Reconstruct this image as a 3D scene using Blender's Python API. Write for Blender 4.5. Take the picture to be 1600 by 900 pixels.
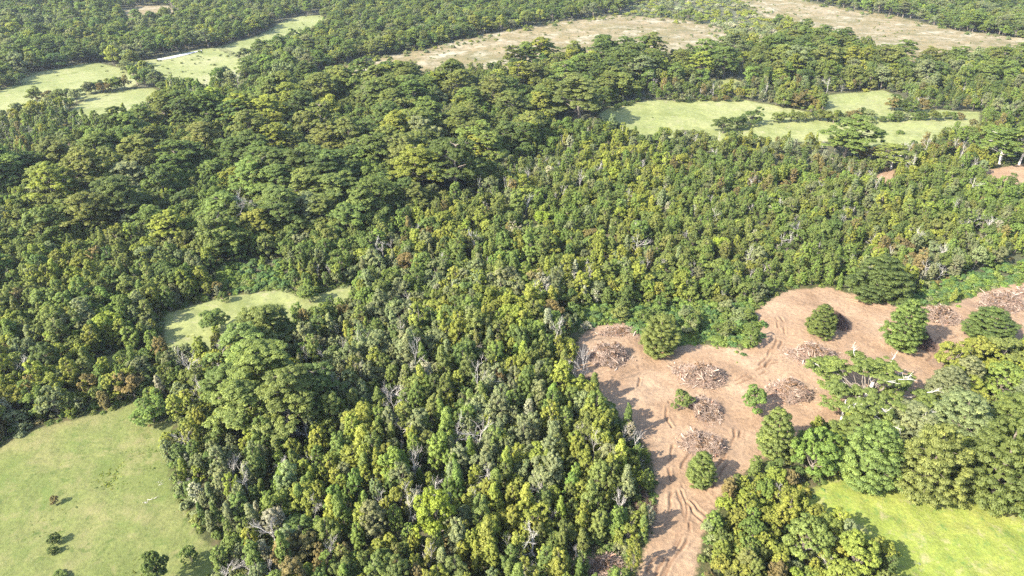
import bpy, math, random
import numpy as np

for o in list(bpy.data.objects):
    bpy.data.objects.remove(o)
SC = bpy.context.scene
COL = SC.collection
R = math.radians
rng = np.random.default_rng(7)

# ------------------------------------------------------------------ camera
CAM_H, PITCH, HFOV = 100.0, 30.0, 73.0
FPX = 800 / math.tan(R(HFOV / 2))            # focal length in photo pixels
cam_d = bpy.data.cameras.new("camera")
cam_d.sensor_width = 36.0
cam_d.lens = 18.0 / math.tan(R(HFOV / 2))
cam_d.clip_start = 0.5
cam_d.clip_end = 20000
cam = bpy.data.objects.new("camera", cam_d)
COL.objects.link(cam)
cam.location = (0, 0, CAM_H)
cam.rotation_euler = (R(90 - PITCH), 0, 0)
SC.camera = cam

# ------------------------------------------------------------------ sky, sun, exposure
SUN_EL, SUN_AZ = 37.0, 240.0                 # azimuth clockwise from +Y
w = bpy.data.worlds.new("World")
SC.world = w
w.use_nodes = True
nt = w.node_tree
sky = nt.nodes.new("ShaderNodeTexSky")
sky.sky_type = 'NISHITA'
sky.sun_disc = False
sky.sun_elevation = R(SUN_EL)
sky.sun_rotation = R(SUN_AZ)
sky.air_density = 1.0
sky.dust_density = 1.5
nt.nodes["Background"].inputs[1].default_value = 0.15
nt.links.new(sky.outputs[0], nt.nodes["Background"].inputs[0])
sd = bpy.data.lights.new("sun", 'SUN')
sd.energy = 4.3
sd.angle = R(0.6)
sd.color = (1.0, 0.94, 0.82)
sun = bpy.data.objects.new("sun", sd)
COL.objects.link(sun)
_to = np.array([math.sin(R(SUN_AZ)) * math.cos(R(SUN_EL)), math.cos(R(SUN_AZ)) * math.cos(R(SUN_EL)), math.sin(R(SUN_EL))])
from mathutils import Vector
sun.rotation_euler = Vector(-_to).to_track_quat('-Z', 'Y').to_euler()
sun.location = (0, 0, 300)
SC.view_settings.view_transform = 'Standard'
SC.view_settings.look = 'None'
SC.view_settings.exposure = 2.05
SC.view_settings.gamma = 1.0
SC.view_settings.use_curve_mapping = False
SC.render.engine = 'CYCLES'
SC.cycles.max_bounces = 6
SC.cycles.diffuse_bounces = 3
SC.cycles.glossy_bounces = 1
SC.cycles.transmission_bounces = 3
SC.cycles.volume_bounces = 0
SC.cycles.use_denoising = False
SC.cycles.denoiser = 'OPENIMAGEDENOISE'
SC.cycles.denoising_input_passes = 'RGB_ALBEDO_NORMAL'
SC.cycles.denoising_prefilter = 'ACCURATE'
SC.cycles.sample_clamp_indirect = 4.0

# ------------------------------------------------------------------ noise, terrain, projection
def _hash(ix, iy, s):
    h = (ix.astype(np.int64) * 374761393 + iy.astype(np.int64) * 668265263 + s * 974634777) & 0x7fffffff
    h = ((h ^ (h >> 13)) * 1274126177) & 0x7fffffff
    return ((h ^ (h >> 16)) & 0xffff) / 65535.0

def vn(x, y, scale, seed=0):
    x = np.asarray(x, float) / scale + 1000.0
    y = np.asarray(y, float) / scale + 1000.0
    ix, iy = np.floor(x), np.floor(y)
    fx, fy = x - ix, y - iy
    fx, fy = fx * fx * (3 - 2 * fx), fy * fy * (3 - 2 * fy)
    a = _hash(ix, iy, seed); b = _hash(ix + 1, iy, seed)
    c = _hash(ix, iy + 1, seed); d = _hash(ix + 1, iy + 1, seed)
    return (a * (1 - fx) + b * fx) * (1 - fy) + (c * (1 - fx) + d * fx) * fy

RIDGE = np.array([(-420, 60), (-190, 235), (0, 405), (170, 480), (420, 540)], float)

def seg_dist(x, y, pts, closed=False):
    n = len(pts)
    best = np.full(np.shape(x), 1e9)
    for i in range(n if closed else n - 1):
        a, b = pts[i], pts[(i + 1) % n]
        d = b - a
        L = max(d @ d, 1e-9)
        t = np.clip(((x - a[0]) * d[0] + (y - a[1]) * d[1]) / L, 0, 1)
        q = (x - a[0] - t * d[0]) ** 2 + (y - a[1] - t * d[1]) ** 2
        best = np.minimum(best, q)
    return np.sqrt(best)

def inside(x, y, pts):
    r = np.zeros(np.shape(x), bool)
    n = len(pts)
    for i in range(n):
        x1, y1 = pts[i]; x2, y2 = pts[(i + 1) % n]
        if y1 == y2:
            continue
        c = ((y1 > y) != (y2 > y)) & (x < (x2 - x1) * (y - y1) / (y2 - y1) + x1)
        r ^= c
    return r

def sdist(x, y, pts):
    """signed distance, positive inside"""
    d = seg_dist(x, y, pts, True)
    return np.where(inside(x, y, pts), d, -d)

def sstep(a, b, v):
    t = np.clip((v - a) / (b - a), 0, 1)
    return t * t * (3 - 2 * t)

def terrain(x, y):
    x = np.asarray(x, float); y = np.asarray(y, float)
    z = 5.0 * np.exp(-(seg_dist(x, y, RIDGE) / 62.0) ** 2) * sstep(110, 230, y)
    z = z + 1.6 * np.sin(x / 74.0 + 0.7) * np.cos(y / 91.0 + 0.3) * sstep(60, 200, y)
    z = z + 0.9 * (vn(x, y, 38, 3) - 0.5)
    z = z + 42.0 * sstep(560, 1000, y) * sstep(-150, -650, x)
    z = z + 14.0 * sstep(700, 1200, y) * sstep(150, 500, x)
    return z

SP, CP = math.sin(R(PITCH)), math.cos(R(PITCH))

_TS = 20.0 * 1.012 ** np.arange(440)

def unproj_many(pp):
    """photo pixels -> points where those sight lines meet the terrain"""
    pp = np.asarray(pp, float)
    u, v = (pp[:, 0] - 800) / FPX, (450 - pp[:, 1]) / FPX
    d = np.stack([u, CP + v * SP, -SP + v * CP], 1)
    T = np.broadcast_to(_TS, (len(pp), len(_TS)))
    def gap(t):
        q = d[:, None, :] * t[:, :, None]
        return CAM_H + q[..., 2] - terrain(q[..., 0], q[..., 1])
    for it in range(3):
        g = gap(T) < 0
        k = np.where(g.any(1), g.argmax(1), T.shape[1] - 1)
        hi = np.take_along_axis(T, k[:, None], 1); lo = np.take_along_axis(T, np.maximum(k - 1, 0)[:, None], 1)
        T = lo + (hi - lo) * np.linspace(0, 1, 24)[None, :]
    t = (hi + lo) / 2
    return (d * t)[:, :2]

def unproj(px, py):
    return unproj_many([(px, py)])[0]

def proj(x, y, z):
    dz = np.asarray(z) - CAM_H
    dep = y * CP - dz * SP
    up = y * SP + dz * CP
    return 800 + FPX * x / dep, 450 - FPX * up / dep, dep

def wpoly(pts, step=25):
    out = []
    n = len(pts)
    for i in range(n):
        a, b = np.array(pts[i], float), np.array(pts[(i + 1) % n], float)
        k = max(1, int(np.hypot(*(b - a)) / step))
        for j in range(k):
            out.append(a + (b - a) * j / k)
    return unproj_many(out)

# ------------------------------------------------------------------ node helpers
def mat_new(name):
    m = bpy.data.materials.new(name)
    m.use_nodes = True
    n = m.node_tree
    return m, n, n.nodes, n.links, n.nodes["Principled BSDF"]

def nz(n, scale, detail=4, rough=0.55, vec=None, dist=0.0):
    t = n.nodes.new("ShaderNodeTexNoise")
    t.inputs["Scale"].default_value = scale
    t.inputs["Detail"].default_value = detail
    t.inputs["Roughness"].default_value = rough
    t.inputs["Distortion"].default_value = dist
    if vec is not None:
        n.links.new(vec, t.inputs["Vector"])
    return t

def ramp(n, src, stops):
    r = n.nodes.new("ShaderNodeValToRGB")
    e = r.color_ramp.elements
    while len(e) < len(stops):
        e.new(0.5)
    for k, (p, c) in enumerate(stops):
        e[k].position = p
        e[k].color = (*c, 1) if len(c) == 3 else c
    n.links.new(src, r.inputs[0])
    return r

def mixc(n, fac, a, b, mode='MIX'):
    m = n.nodes.new("ShaderNodeMix")
    m.data_type = 'RGBA'
    m.blend_type = mode
    for s, v in ((0, fac), (6, a), (7, b)):
        if hasattr(v, "type") and hasattr(v, "is_output"):
            n.links.new(v, m.inputs[s])
        elif s == 0:
            m.inputs[0].default_value = v
        else:
            m.inputs[s].default_value = (*v, 1)
    return m.outputs[2]

def attr(n, name, typ='GEOMETRY'):
    a = n.nodes.new("ShaderNodeAttribute")
    a.attribute_type = typ
    a.attribute_name = name
    return a

def coords(n):
    return n.nodes.new("ShaderNodeNewGeometry").outputs["Position"]

def bump(n, src, strength, dist, bsdf):
    b = n.nodes.new("ShaderNodeBump")
    b.inputs["Strength"].default_value = strength
    b.inputs["Distance"].default_value = dist
    n.links.new(src, b.inputs["Height"])
    n.links.new(b.outputs[0], bsdf.inputs["Normal"])

def floor_colour(n, P):
    a = nz(n, 0.35, 6, 0.65, P)
    return ramp(n, a.outputs[0], [(0.3, (0.022, 0.026, 0.010)), (0.5, (0.048, 0.052, 0.018)), (0.62, (0.075, 0.062, 0.030)), (0.78, (0.10, 0.11, 0.04))]).outputs[0]

def sheet_mat(name, stops, s1, s2, bstr=0.5, bdist=0.15, fine=None, patch=None):
    m, n, N, L, B = mat_new(name)
    P = coords(n)
    big = nz(n, s1, 5, 0.6, P, 0.3)
    sm = nz(n, s2, 6, 0.7, P)
    c1 = ramp(n, big.outputs[0], stops).outputs[0]
    g = ramp(n, sm.outputs[0], [(0.25, (0.62, 0.62, 0.62)), (0.5, (1, 1, 1)), (0.75, (1.32, 1.30, 1.2))]).outputs[0]
    c = mixc(n, 1.0, c1, g, 'MULTIPLY')
    if patch:
        for (sc, lo, hi, colr) in patch:
            pn = nz(n, sc, 5, 0.65, P, 0.5)
            pr = ramp(n, pn.outputs[0], [(lo, (0, 0, 0)), (hi, (1, 1, 1))]).outputs[0]
            c = mixc(n, pr, c, colr)
    if fine:
        fa = attr(n, "wear").outputs["Fac"]
        c = mixc(n, fa, c, fine)
    k = attr(n, "mask").outputs["Fac"]
    en = nz(n, 1.1, 5, 0.7, P)
    add = N.new("ShaderNodeMath"); add.operation = 'MULTIPLY_ADD'
    L.new(en.outputs[0], add.inputs[0]); add.inputs[1].default_value = 0.9; add.inputs[2].default_value = -0.45
    a2 = N.new("ShaderNodeMath"); a2.operation = 'ADD'
    L.new(k, a2.inputs[0]); L.new(add.outputs[0], a2.inputs[1])
    fr = ramp(n, a2.outputs[0], [(0.38, (0, 0, 0)), (0.62, (1, 1, 1))]).outputs[0]
    c = mixc(n, fr, floor_colour(n, P), c)
    L.new(c, B.inputs["Base Color"])
    B.inputs["Roughness"].default_value = 0.95
    B.inputs["Specular IOR Level"].default_value = 0.15
    bump(n, sm.outputs[0], bstr, bdist, B)
    return m

m_floor, n, N, L, B = mat_new("forest_floor")
P = coords(n)
L.new(floor_colour(n, P), B.inputs["Base Color"])
B.inputs["Roughness"].default_value = 1.0
bump(n, nz(n, 1.5, 6, 0.7, P).outputs[0], 0.8, 0.4, B)

M_PAST = sheet_mat("pasture", [(0.30, (0.084, 0.102, 0.027)), (0.46, (0.101, 0.116, 0.034)), (0.58, (0.121, 0.126, 0.043)), (0.72, (0.150, 0.136, 0.058))], 0.055, 1.3,
                   0.9, 0.22, patch=[(0.22, 0.52, 0.71, (0.153, 0.141, 0.059)), (0.6, 0.56, 0.70, (0.061, 0.083, 0.020)), (0.12, 0.54, 0.68, (0.082, 0.108, 0.027))])
M_BRIGHT = sheet_mat("bright_grass", [(0.3, (0.125, 0.158, 0.029)), (0.5, (0.161, 0.187, 0.037)), (0.62, (0.188, 0.199, 0.045)), (0.78, (0.204, 0.199, 0.067))], 0.09, 1.6,
                     0.9, 0.22, patch=[(0.3, 0.56, 0.70, (0.227, 0.207, 0.097)), (0.55, 0.54, 0.68, (0.093, 0.143, 0.033)), (1.2, 0.56, 0.71, (0.196, 0.190, 0.067))])
M_MEAD = sheet_mat("meadow", [(0.3, (0.126, 0.144, 0.049)), (0.5, (0.163, 0.174, 0.065)), (0.7, (0.192, 0.191, 0.091))], 0.03, 0.6, 0.7, 0.3,
                   patch=[(0.09, 0.52, 0.68, (0.111, 0.126, 0.038)), (0.25, 0.57, 0.70, (0.200, 0.185, 0.098))])
M_BOG = sheet_mat("bog", [(0.3, (0.106, 0.095, 0.038)), (0.45, (0.151, 0.118, 0.057)), (0.58, (0.189, 0.148, 0.087)), (0.75, (0.234, 0.197, 0.133))], 0.018, 0.35, 0.6, 0.4,
                  patch=[(0.05, 0.50, 0.66, (0.257, 0.227, 0.163)), (0.09, 0.49, 0.66, (0.106, 0.091, 0.042)), (0.3, 0.52, 0.64, (0.091, 0.083, 0.038))])
M_DIRT = sheet_mat("bare_earth", [(0.28, (0.158, 0.101, 0.060)), (0.45, (0.203, 0.133, 0.082)), (0.60, (0.231, 0.158, 0.100)), (0.78, (0.277, 0.202, 0.132))], 0.10, 1.4,
                   1.0, 0.2, fine=(0.136, 0.078, 0.045),
                   patch=[(0.07, 0.56, 0.74, (0.153, 0.104, 0.070)), (0.35, 0.64, 0.78, (0.183, 0.103, 0.059)), (0.5, 0.68, 0.80, (0.365, 0.288, 0.201))])
M_GRAVEL = sheet_mat("gravel", [(0.3, (0.293, 0.293, 0.286)), (0.7, (0.403, 0.397, 0.377))], 0.1, 0.6, 0.4, 0.1)

# ------------------------------------------------------------------ mesh helpers
def mesh_from(name, V, F4, mats, normals=None, attrs=None, matidx=None, smooth=False):
    """V (n,3), F4 list/array of quads (or polygons list)"""
    me = bpy.data.meshes.new(name)
    V = np.asarray(V, np.float32)
    if isinstance(F4, np.ndarray):
        F4 = F4.astype(np.int32)
        k = F4.shape[1]
        me.vertices.add(len(V)); me.vertices.foreach_set("co", V.ravel())
        me.loops.add(F4.size); me.loops.foreach_set("vertex_index", F4.ravel())
        me.polygons.add(len(F4)); me.polygons.foreach_set("loop_start", np.arange(0, F4.size, k, dtype=np.int32))
    else:
        me.from_pydata(V.tolist(), [], F4)
    for m in mats:
        me.materials.append(m)
    if matidx is not None:
        me.polygons.foreach_set("material_index", np.asarray(matidx, np.int32))
    if smooth or normals is not None:
        me.polygons.foreach_set("use_smooth", np.ones(len(me.polygons), bool))
    if attrs:
        for an, av in attrs.items():
            a = me.attributes.new(an, 'FLOAT', 'POINT')
            a.data.foreach_set("value", np.asarray(av, np.float32))
    me.update()
    me.validate()
    if normals is not None:
        me.normals_split_custom_set_from_vertices(np.asarray(normals, np.float32).tolist())
    return me

def link(name, me, parent=None, **props):
    o = bpy.data.objects.new(name, me)
    COL.objects.link(o)
    if parent is not None:
        o.parent = parent
    for k, v in props.items():
        o[k] = v
    return o

# ------------------------------------------------------------------ ground
def axis(*runs):
    a = []
    for lo, hi, s in runs:
        a.append(np.arange(lo, hi, s))
    return np.concatenate(a + [[runs[-1][1]]])

gx = axis((-3200, -1000, 200), (-1000, -300, 10), (-300, 300, 4), (300, 1000, 10), (1000, 3200, 200))
gy = axis((-400, 20, 40), (20, 360, 3.5), (360, 1300, 9), (1300, 3200, 190))
X, Y = np.meshgrid(gx, gy)
Z = terrain(X, Y)
nxg, nyg = len(gx), len(gy)
I = np.arange(nxg * nyg).reshape(nyg, nxg)
Q = np.stack([I[:-1, :-1], I[:-1, 1:], I[1:, 1:], I[1:, :-1]], -1).reshape(-1, 4)
ground = link("ground", mesh_from("ground", np.stack([X, Y, Z], -1).reshape(-1, 3), Q, [m_floor], smooth=True), kind="structure")

def sheet(name, poly, s, mat, off=0.10, relief=0.0, extra=None, grow=2.5, label=None):
    lo, hi = poly.min(0) - grow - s, poly.max(0) + grow + s
    xs, ys = np.arange(lo[0], hi[0], s), np.arange(lo[1], hi[1], s)
    X, Y = np.meshgrid(xs, ys)
    D = sdist(X, Y, poly)
    Z = terrain(X, Y) + off + relief * vn(X, Y, 2.3, 5) + relief * 1.6 * vn(X, Y, 7, 6)
    wear = np.zeros_like(X)
    if extra:
        dz, wear = extra(X, Y)
        Z = Z + dz
    nx, ny = len(xs), len(ys)
    I = np.arange(nx * ny).reshape(ny, nx)
    Q = np.stack([I[:-1, :-1], I[:-1, 1:], I[1:, 1:], I[1:, :-1]], -1).reshape(-1, 4)
    keep = (D.ravel()[Q] > -grow).all(1)
    Q = Q[keep]
    used = np.unique(Q)
    rm = np.full(nx * ny, -1); rm[used] = np.arange(len(used))
    V = np.stack([X, Y, Z], -1).reshape(-1, 3)[used]
    mask = 0.5 + 0.5 * np.clip(D.ravel()[used] / (grow * 0.8), -1, 1)
    o = link(name, mesh_from(name, V, rm[Q], [mat], attrs={"mask": mask, "wear": wear.ravel()[used]}, smooth=True), kind="structure")
    if label:
        o["label"] = label
    return o

PX = {}
PX["pasture"] = [(-150, 740), (-40, 712), (0, 700), (60, 672), (130, 655), (190, 640), (215, 628), (232, 660), (272, 664), (262, 690), (256, 705), (266, 740), (272, 770), (290, 800), (305, 830), (335, 860), (335, 900), (330, 990), (-150, 990)]
PX["strip"] = [(258, 492), (300, 480), (345, 468), (400, 458), (440, 456), (480, 468), (515, 456), (548, 448), (545, 482), (508, 496), (460, 504), (430, 512), (395, 526), (350, 544), (300, 556), (256, 558)]
PX["strip_small"] = [(150, 562), (185, 552), (215, 556), (222, 545), (255, 544), (252, 556), (215, 566), (185, 580), (158, 585)]
PX["bright"] = [(1250, 795), (1275, 765), (1305, 745), (1345, 752), (1395, 768), (1440, 772), (1485, 762), (1500, 752), (1535, 772), (1600, 800), (1720, 840), (1720, 990), (1390, 990), (1400, 920), (1385, 880), (1340, 850), (1290, 825)]
PX["dirt"] = [(905, 530), (930, 512), (975, 506), (1000, 530), (1030, 548), (1075, 540), (1120, 545), (1170, 548), (1186, 520), (1176, 492), (1205, 470), (1230, 456), (1290, 452), (1330, 462), (1390, 470), (1425, 482), (1480, 482), (1520, 465), (1560, 450), (1720, 420), (1720, 530), (1640, 545), (1580, 540), (1520, 552), (1470, 580), (1450, 610), (1450, 632), (1420, 652), (1370, 660), (1320, 662), (1280, 668), (1240, 684), (1205, 714), (1165, 738), (1130, 770), (1115, 800), (1100, 835), (1090, 870), (1085, 910), (1080, 990), (975, 990), (995, 900), (1008, 860), (1020, 820), (1024, 780), (1022, 740), (1012, 705), (985, 668), (940, 635), (898, 604), (895, 560)]
PX["mead"] = [(935, 180), (960, 165), (1010, 158), (1160, 157), (1205, 165), (1290, 182), (1286, 150), (1380, 142), (1400, 150), (1440, 172), (1530, 176), (1530, 200), (1450, 222), (1400, 236), (1365, 248), (1325, 222), (1270, 222), (1200, 228), (1150, 222), (1110, 226), (1060, 216), (1000, 222), (955, 200)]
PX["mead_b"] = [(1098, 125), (1150, 124), (1168, 133), (1140, 142), (1112, 140)]
PX["val_a"] = [(-60, 165), (0, 143), (50, 115), (110, 103), (150, 98), (185, 106), (228, 122), (195, 142), (150, 152), (60, 174), (0, 188), (-60, 200)]
PX["val_b"] = [(203, 98), (250, 92), (300, 80), (340, 74), (380, 90), (394, 105), (380, 130), (325, 142), (265, 140), (228, 116)]
PX["val_c"] = [(340, 74), (400, 57), (440, 35), (470, 26), (500, 24), (528, 38), (490, 62), (455, 76), (405, 96), (370, 88)]
PX["val_d"] = [(100, 182), (140, 150), (180, 141), (240, 138), (258, 150), (220, 186), (150, 196)]
PX["val_e"] = [(188, 22), (212, 9), (262, 9), (282, 24), (240, 44), (196, 38)]
PX["bog_a"] = [(470, 128), (505, 112), (560, 97), (640, 82), (760, 55), (850, 38), (960, 25), (1060, 30), (1120, 43), (1165, 68), (1100, 92), (1020, 94), (930, 98), (850, 104), (740, 118), (640, 128), (560, 134)]
PX["bog_b"] = [(1150, -8), (1200, -14), (1280, 8), (1400, 27), (1445, 38), (1500, 50), (1600, 62), (1720, 70), (1720, 110), (1600, 95), (1540, 100), (1420, 106), (1370, 90), (1300, 72), (1240, 48), (1190, 26), (1162, 8)]
PX["road"] = [(240, 98), (240, 90), (290, 80), (320, 74), (322, 84), (290, 92)]
PX["glade"] = [(800, 364), (825, 349), (852, 352), (846, 372), (815, 378)]
PX["dirt_b"] = [(1360, 286), (1384, 262), (1398, 268), (1390, 294)]
PX["dirt_c"] = [(1535, 268), (1600, 256), (1690, 256), (1690, 308), (1590, 302), (1545, 294)]
WP = {k: wpoly(v) for k, v in PX.items()}

TRACKS = [[(1048, 770), (1045, 800), (1038, 855), (1005, 900), (985, 950)], [(1057, 772), (1066, 806), (1056, 848), (1030, 888), (1010, 940)],
          [(1063, 770), (1071, 802), (1062, 848), (1040, 890), (1022, 940)], [(1072, 788), (1086, 806), (1102, 822)], [(1080, 785), (1096, 803), (1112, 815)],
          [(1076, 822), (1072, 850), (1045, 890), (1035, 930)], [(1066, 765), (1062, 745), (1075, 715), (1100, 700)], [(1052, 768), (1045, 740), (1050, 700)],
          [(1137, 603), (1165, 590), (1197, 574), (1240, 560)], [(1130, 612), (1163, 599), (1196, 584)], [(995, 570), (1000, 590), (998, 612), (1020, 640)],
          [(1045, 632), (1040, 650), (1048, 670)], [(1150, 660), (1145, 690), (1128, 720), (1105, 760)], [(1158, 662), (1153, 693), (1137, 725), (1112, 765)], [(1205, 490), (1215, 510), (1210, 540), (1185, 575)],
          [(1212, 488), (1224, 510), (1219, 541), (1194, 577)], [(1320, 470), (1360, 480), (1400, 486)], [(1440, 560), (1470, 530), (1510, 512), (1590, 498)], [(1448, 566), (1480, 535), (1520, 518), (1590, 506)],
          [(1015, 560), (1040, 565), (1060, 590)]]
TRW = [np.array([unproj(*p) for p in t]) for t in TRACKS]

def smooth_line(p, k=6):
    t = np.linspace(0, len(p) - 1, (len(p) - 1) * k + 1)
    out = []
    for tt in t:
        i = min(int(tt), len(p) - 2); f = tt - i
        p0, p1, p2, p3 = p[max(i - 1, 0)], p[i], p[i + 1], p[min(i + 2, len(p) - 1)]
        out.append(0.5 * ((2 * p1) + (p2 - p0) * f + (2 * p0 - 5 * p1 + 4 * p2 - p3) * f * f + (3 * p1 - p0 - 3 * p2 + p3) * f ** 3))
    return np.array(out)
TRW = [smooth_line(t) for t in TRW]

def ruts(X, Y):
    dz = np.zeros_like(X); wear = np.zeros_like(X)
    wx = X + 0.5 * (vn(X, Y, 1.6, 21) - 0.5); wy = Y + 0.5 * (vn(X, Y, 1.6, 22) - 0.5)
    brk = sstep(0.30, 0.5, vn(X, Y, 3.0, 30))
    for t in TRW:
        lo, hi = t.min(0) - 2, t.max(0) + 2
        m = (X > lo[0]) & (X < hi[0]) & (Y > lo[1]) & (Y < hi[1])
        d = seg_dist(wx[m], wy[m], t)
        g = np.exp(-(d / 0.22) ** 4) * brk[m]
        dz[m] -= 0.20 * g
        dz[m] += 0.12 * np.exp(-((d - 0.55) / 0.22) ** 2) * brk[m]
        wear[m] = np.maximum(wear[m], 0.75 * g)
    dz += 0.35 * vn(X, Y, 5.0, 41) + 0.10 * (vn(X, Y, 0.9, 42) - 0.5)
    return dz, wear

sheet("pasture", WP["pasture"], 0.6, M_PAST, relief=0.25, label="large open pasture dotted with a few tiny lone trees")
sheet("pasture", WP["strip"], 0.8, M_MEAD, relief=0.2, label="narrow strip of pasture enclosed by thicket")
sheet("pasture", WP["strip_small"], 0.8, M_PAST, relief=0.2, label="small shaded sliver of pasture inside the thicket")
sheet("grass_clearing", WP["bright"], 0.5, M_BRIGHT, relief=0.35, label="bright yellow-green grass clearing below the dense beeches")
sheet("dirt_clearing", WP["dirt"], 0.21, M_DIRT, off=0.25, relief=0.12, extra=ruts, label="freshly bulldozed bare earth with brush piles and track marks")
sheet("meadow", WP["mead"], 1.5, M_MEAD, relief=0.25, grow=3, label="pale green meadow with hedge-like rows of bushes")
sheet("meadow", WP["mead_b"], 1.5, M_MEAD, grow=3, label="tiny meadow gap beyond the pale green meadow")
for k in ("val_a", "val_b", "val_c", "val_d"):
    sheet("valley_meadow", WP[k], 2.0, M_MEAD, relief=0.08, grow=4)
sheet("valley_meadow", WP["val_e"], 2.0, M_BOG, grow=4, label="brownish dry grass gap in the hillside forest")
sheet("bog", WP["bog_a"], 3.0, M_BOG, relief=0.5, grow=7, label="long tan bog dotted with dark scrub")
sheet("bog", WP["bog_b"], 3.0, M_BOG, relief=0.5, grow=7, label="broad pale straw-coloured bog beyond the dark beeches")
sheet("glade", WP["glade"], 1.0, M_MEAD, grow=2, label="tiny round grass glade inside the forest")
sheet("dirt_patch", WP["dirt_b"], 1.0, M_DIRT, off=0.2, grow=2)
sheet("dirt_patch", WP["dirt_c"], 1.0, M_DIRT, off=0.2, grow=2)
rp = [unproj(*p) for p in [(245, 93), (265, 89.5), (290, 84), (316, 78.5)]]
rq = [unproj(*p) for p in [(316, 80), (291, 86.8), (266, 92.8), (245, 95.5)]]
sheet("gravel_road", np.array(rp + rq), 1.0, M_GRAVEL, off=0.4, grow=0.6, label="pale gravel road across the far valley meadow")

# ------------------------------------------------------------------ foliage and bark materials
m_leaf, n, N, L, B = mat_new("foliage")
ti = attr(n, "tint", 'INSTANCER')
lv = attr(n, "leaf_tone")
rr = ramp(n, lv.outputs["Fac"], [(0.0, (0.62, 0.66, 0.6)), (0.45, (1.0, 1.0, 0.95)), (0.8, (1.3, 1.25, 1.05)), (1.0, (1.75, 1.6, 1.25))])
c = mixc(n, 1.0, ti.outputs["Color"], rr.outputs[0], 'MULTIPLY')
L.new(c, B.inputs["Base Color"])
B.inputs["Roughness"].default_value = 0.62
B.inputs["Specular IOR Level"].default_value = 0.22
tr = N.new("ShaderNodeBsdfTranslucent")
c2 = mixc(n, 1.0, c, (1.15, 1.25, 0.55), 'MULTIPLY')
L.new(c2, tr.inputs["Color"])
ms = N.new("ShaderNodeMixShader"); ms.inputs[0].default_value = 0.40
L.new(B.outputs[0], ms.inputs[1]); L.new(tr.outputs[0], ms.inputs[2])
L.new(ms.outputs[0], N["Material Output"].inputs["Surface"])

def bark_mat(name, a, b, c):
    m, n, N, L, B = mat_new(name)
    t = nz(n, 2.5, 5, 0.7, N.new("ShaderNodeTexCoord").outputs["Object"])
    L.new(ramp(n, t.outputs[0], [(0.3, a), (0.5, b), (0.72, c)]).outputs[0], B.inputs["Base Color"])
    B.inputs["Roughness"].default_value = 0.9
    bump(n, t.outputs[0], 0.5, 0.05, B)
    return m
m_bark = bark_mat("bark", (0.06, 0.045, 0.035), (0.13, 0.105, 0.08), (0.24, 0.21, 0.17))
m_pale = bark_mat("weathered_wood", (0.26, 0.23, 0.20), (0.42, 0.38, 0.34), (0.62, 0.58, 0.53))
m_pink = bark_mat("reddish_bark", (0.22, 0.13, 0.09), (0.36, 0.24, 0.17), (0.50, 0.38, 0.30))

m_stick, n, N, L, B = mat_new("cut_wood")
a = attr(n, "leaf_tone")
L.new(ramp(n, a.outputs["Fac"], [(0.0, (0.085, 0.055, 0.040)), (0.35, (0.21, 0.145, 0.105)), (0.7, (0.30, 0.22, 0.165)), (0.93, (0.40, 0.32, 0.26)), (1.0, (0.32, 0.16, 0.10))]).outputs[0], B.inputs["Base Color"])
B.inputs["Roughness"].default_value = 0.9
m_darkstick, n, N, L, B = mat_new("shadow_dark_twig")  # brush wood whose dark colour includes the tree shadow lying over it
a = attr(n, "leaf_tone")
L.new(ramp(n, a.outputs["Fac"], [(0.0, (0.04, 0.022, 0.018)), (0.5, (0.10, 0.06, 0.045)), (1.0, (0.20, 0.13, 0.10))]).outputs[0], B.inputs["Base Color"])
B.inputs["Roughness"].default_value = 0.9

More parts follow.
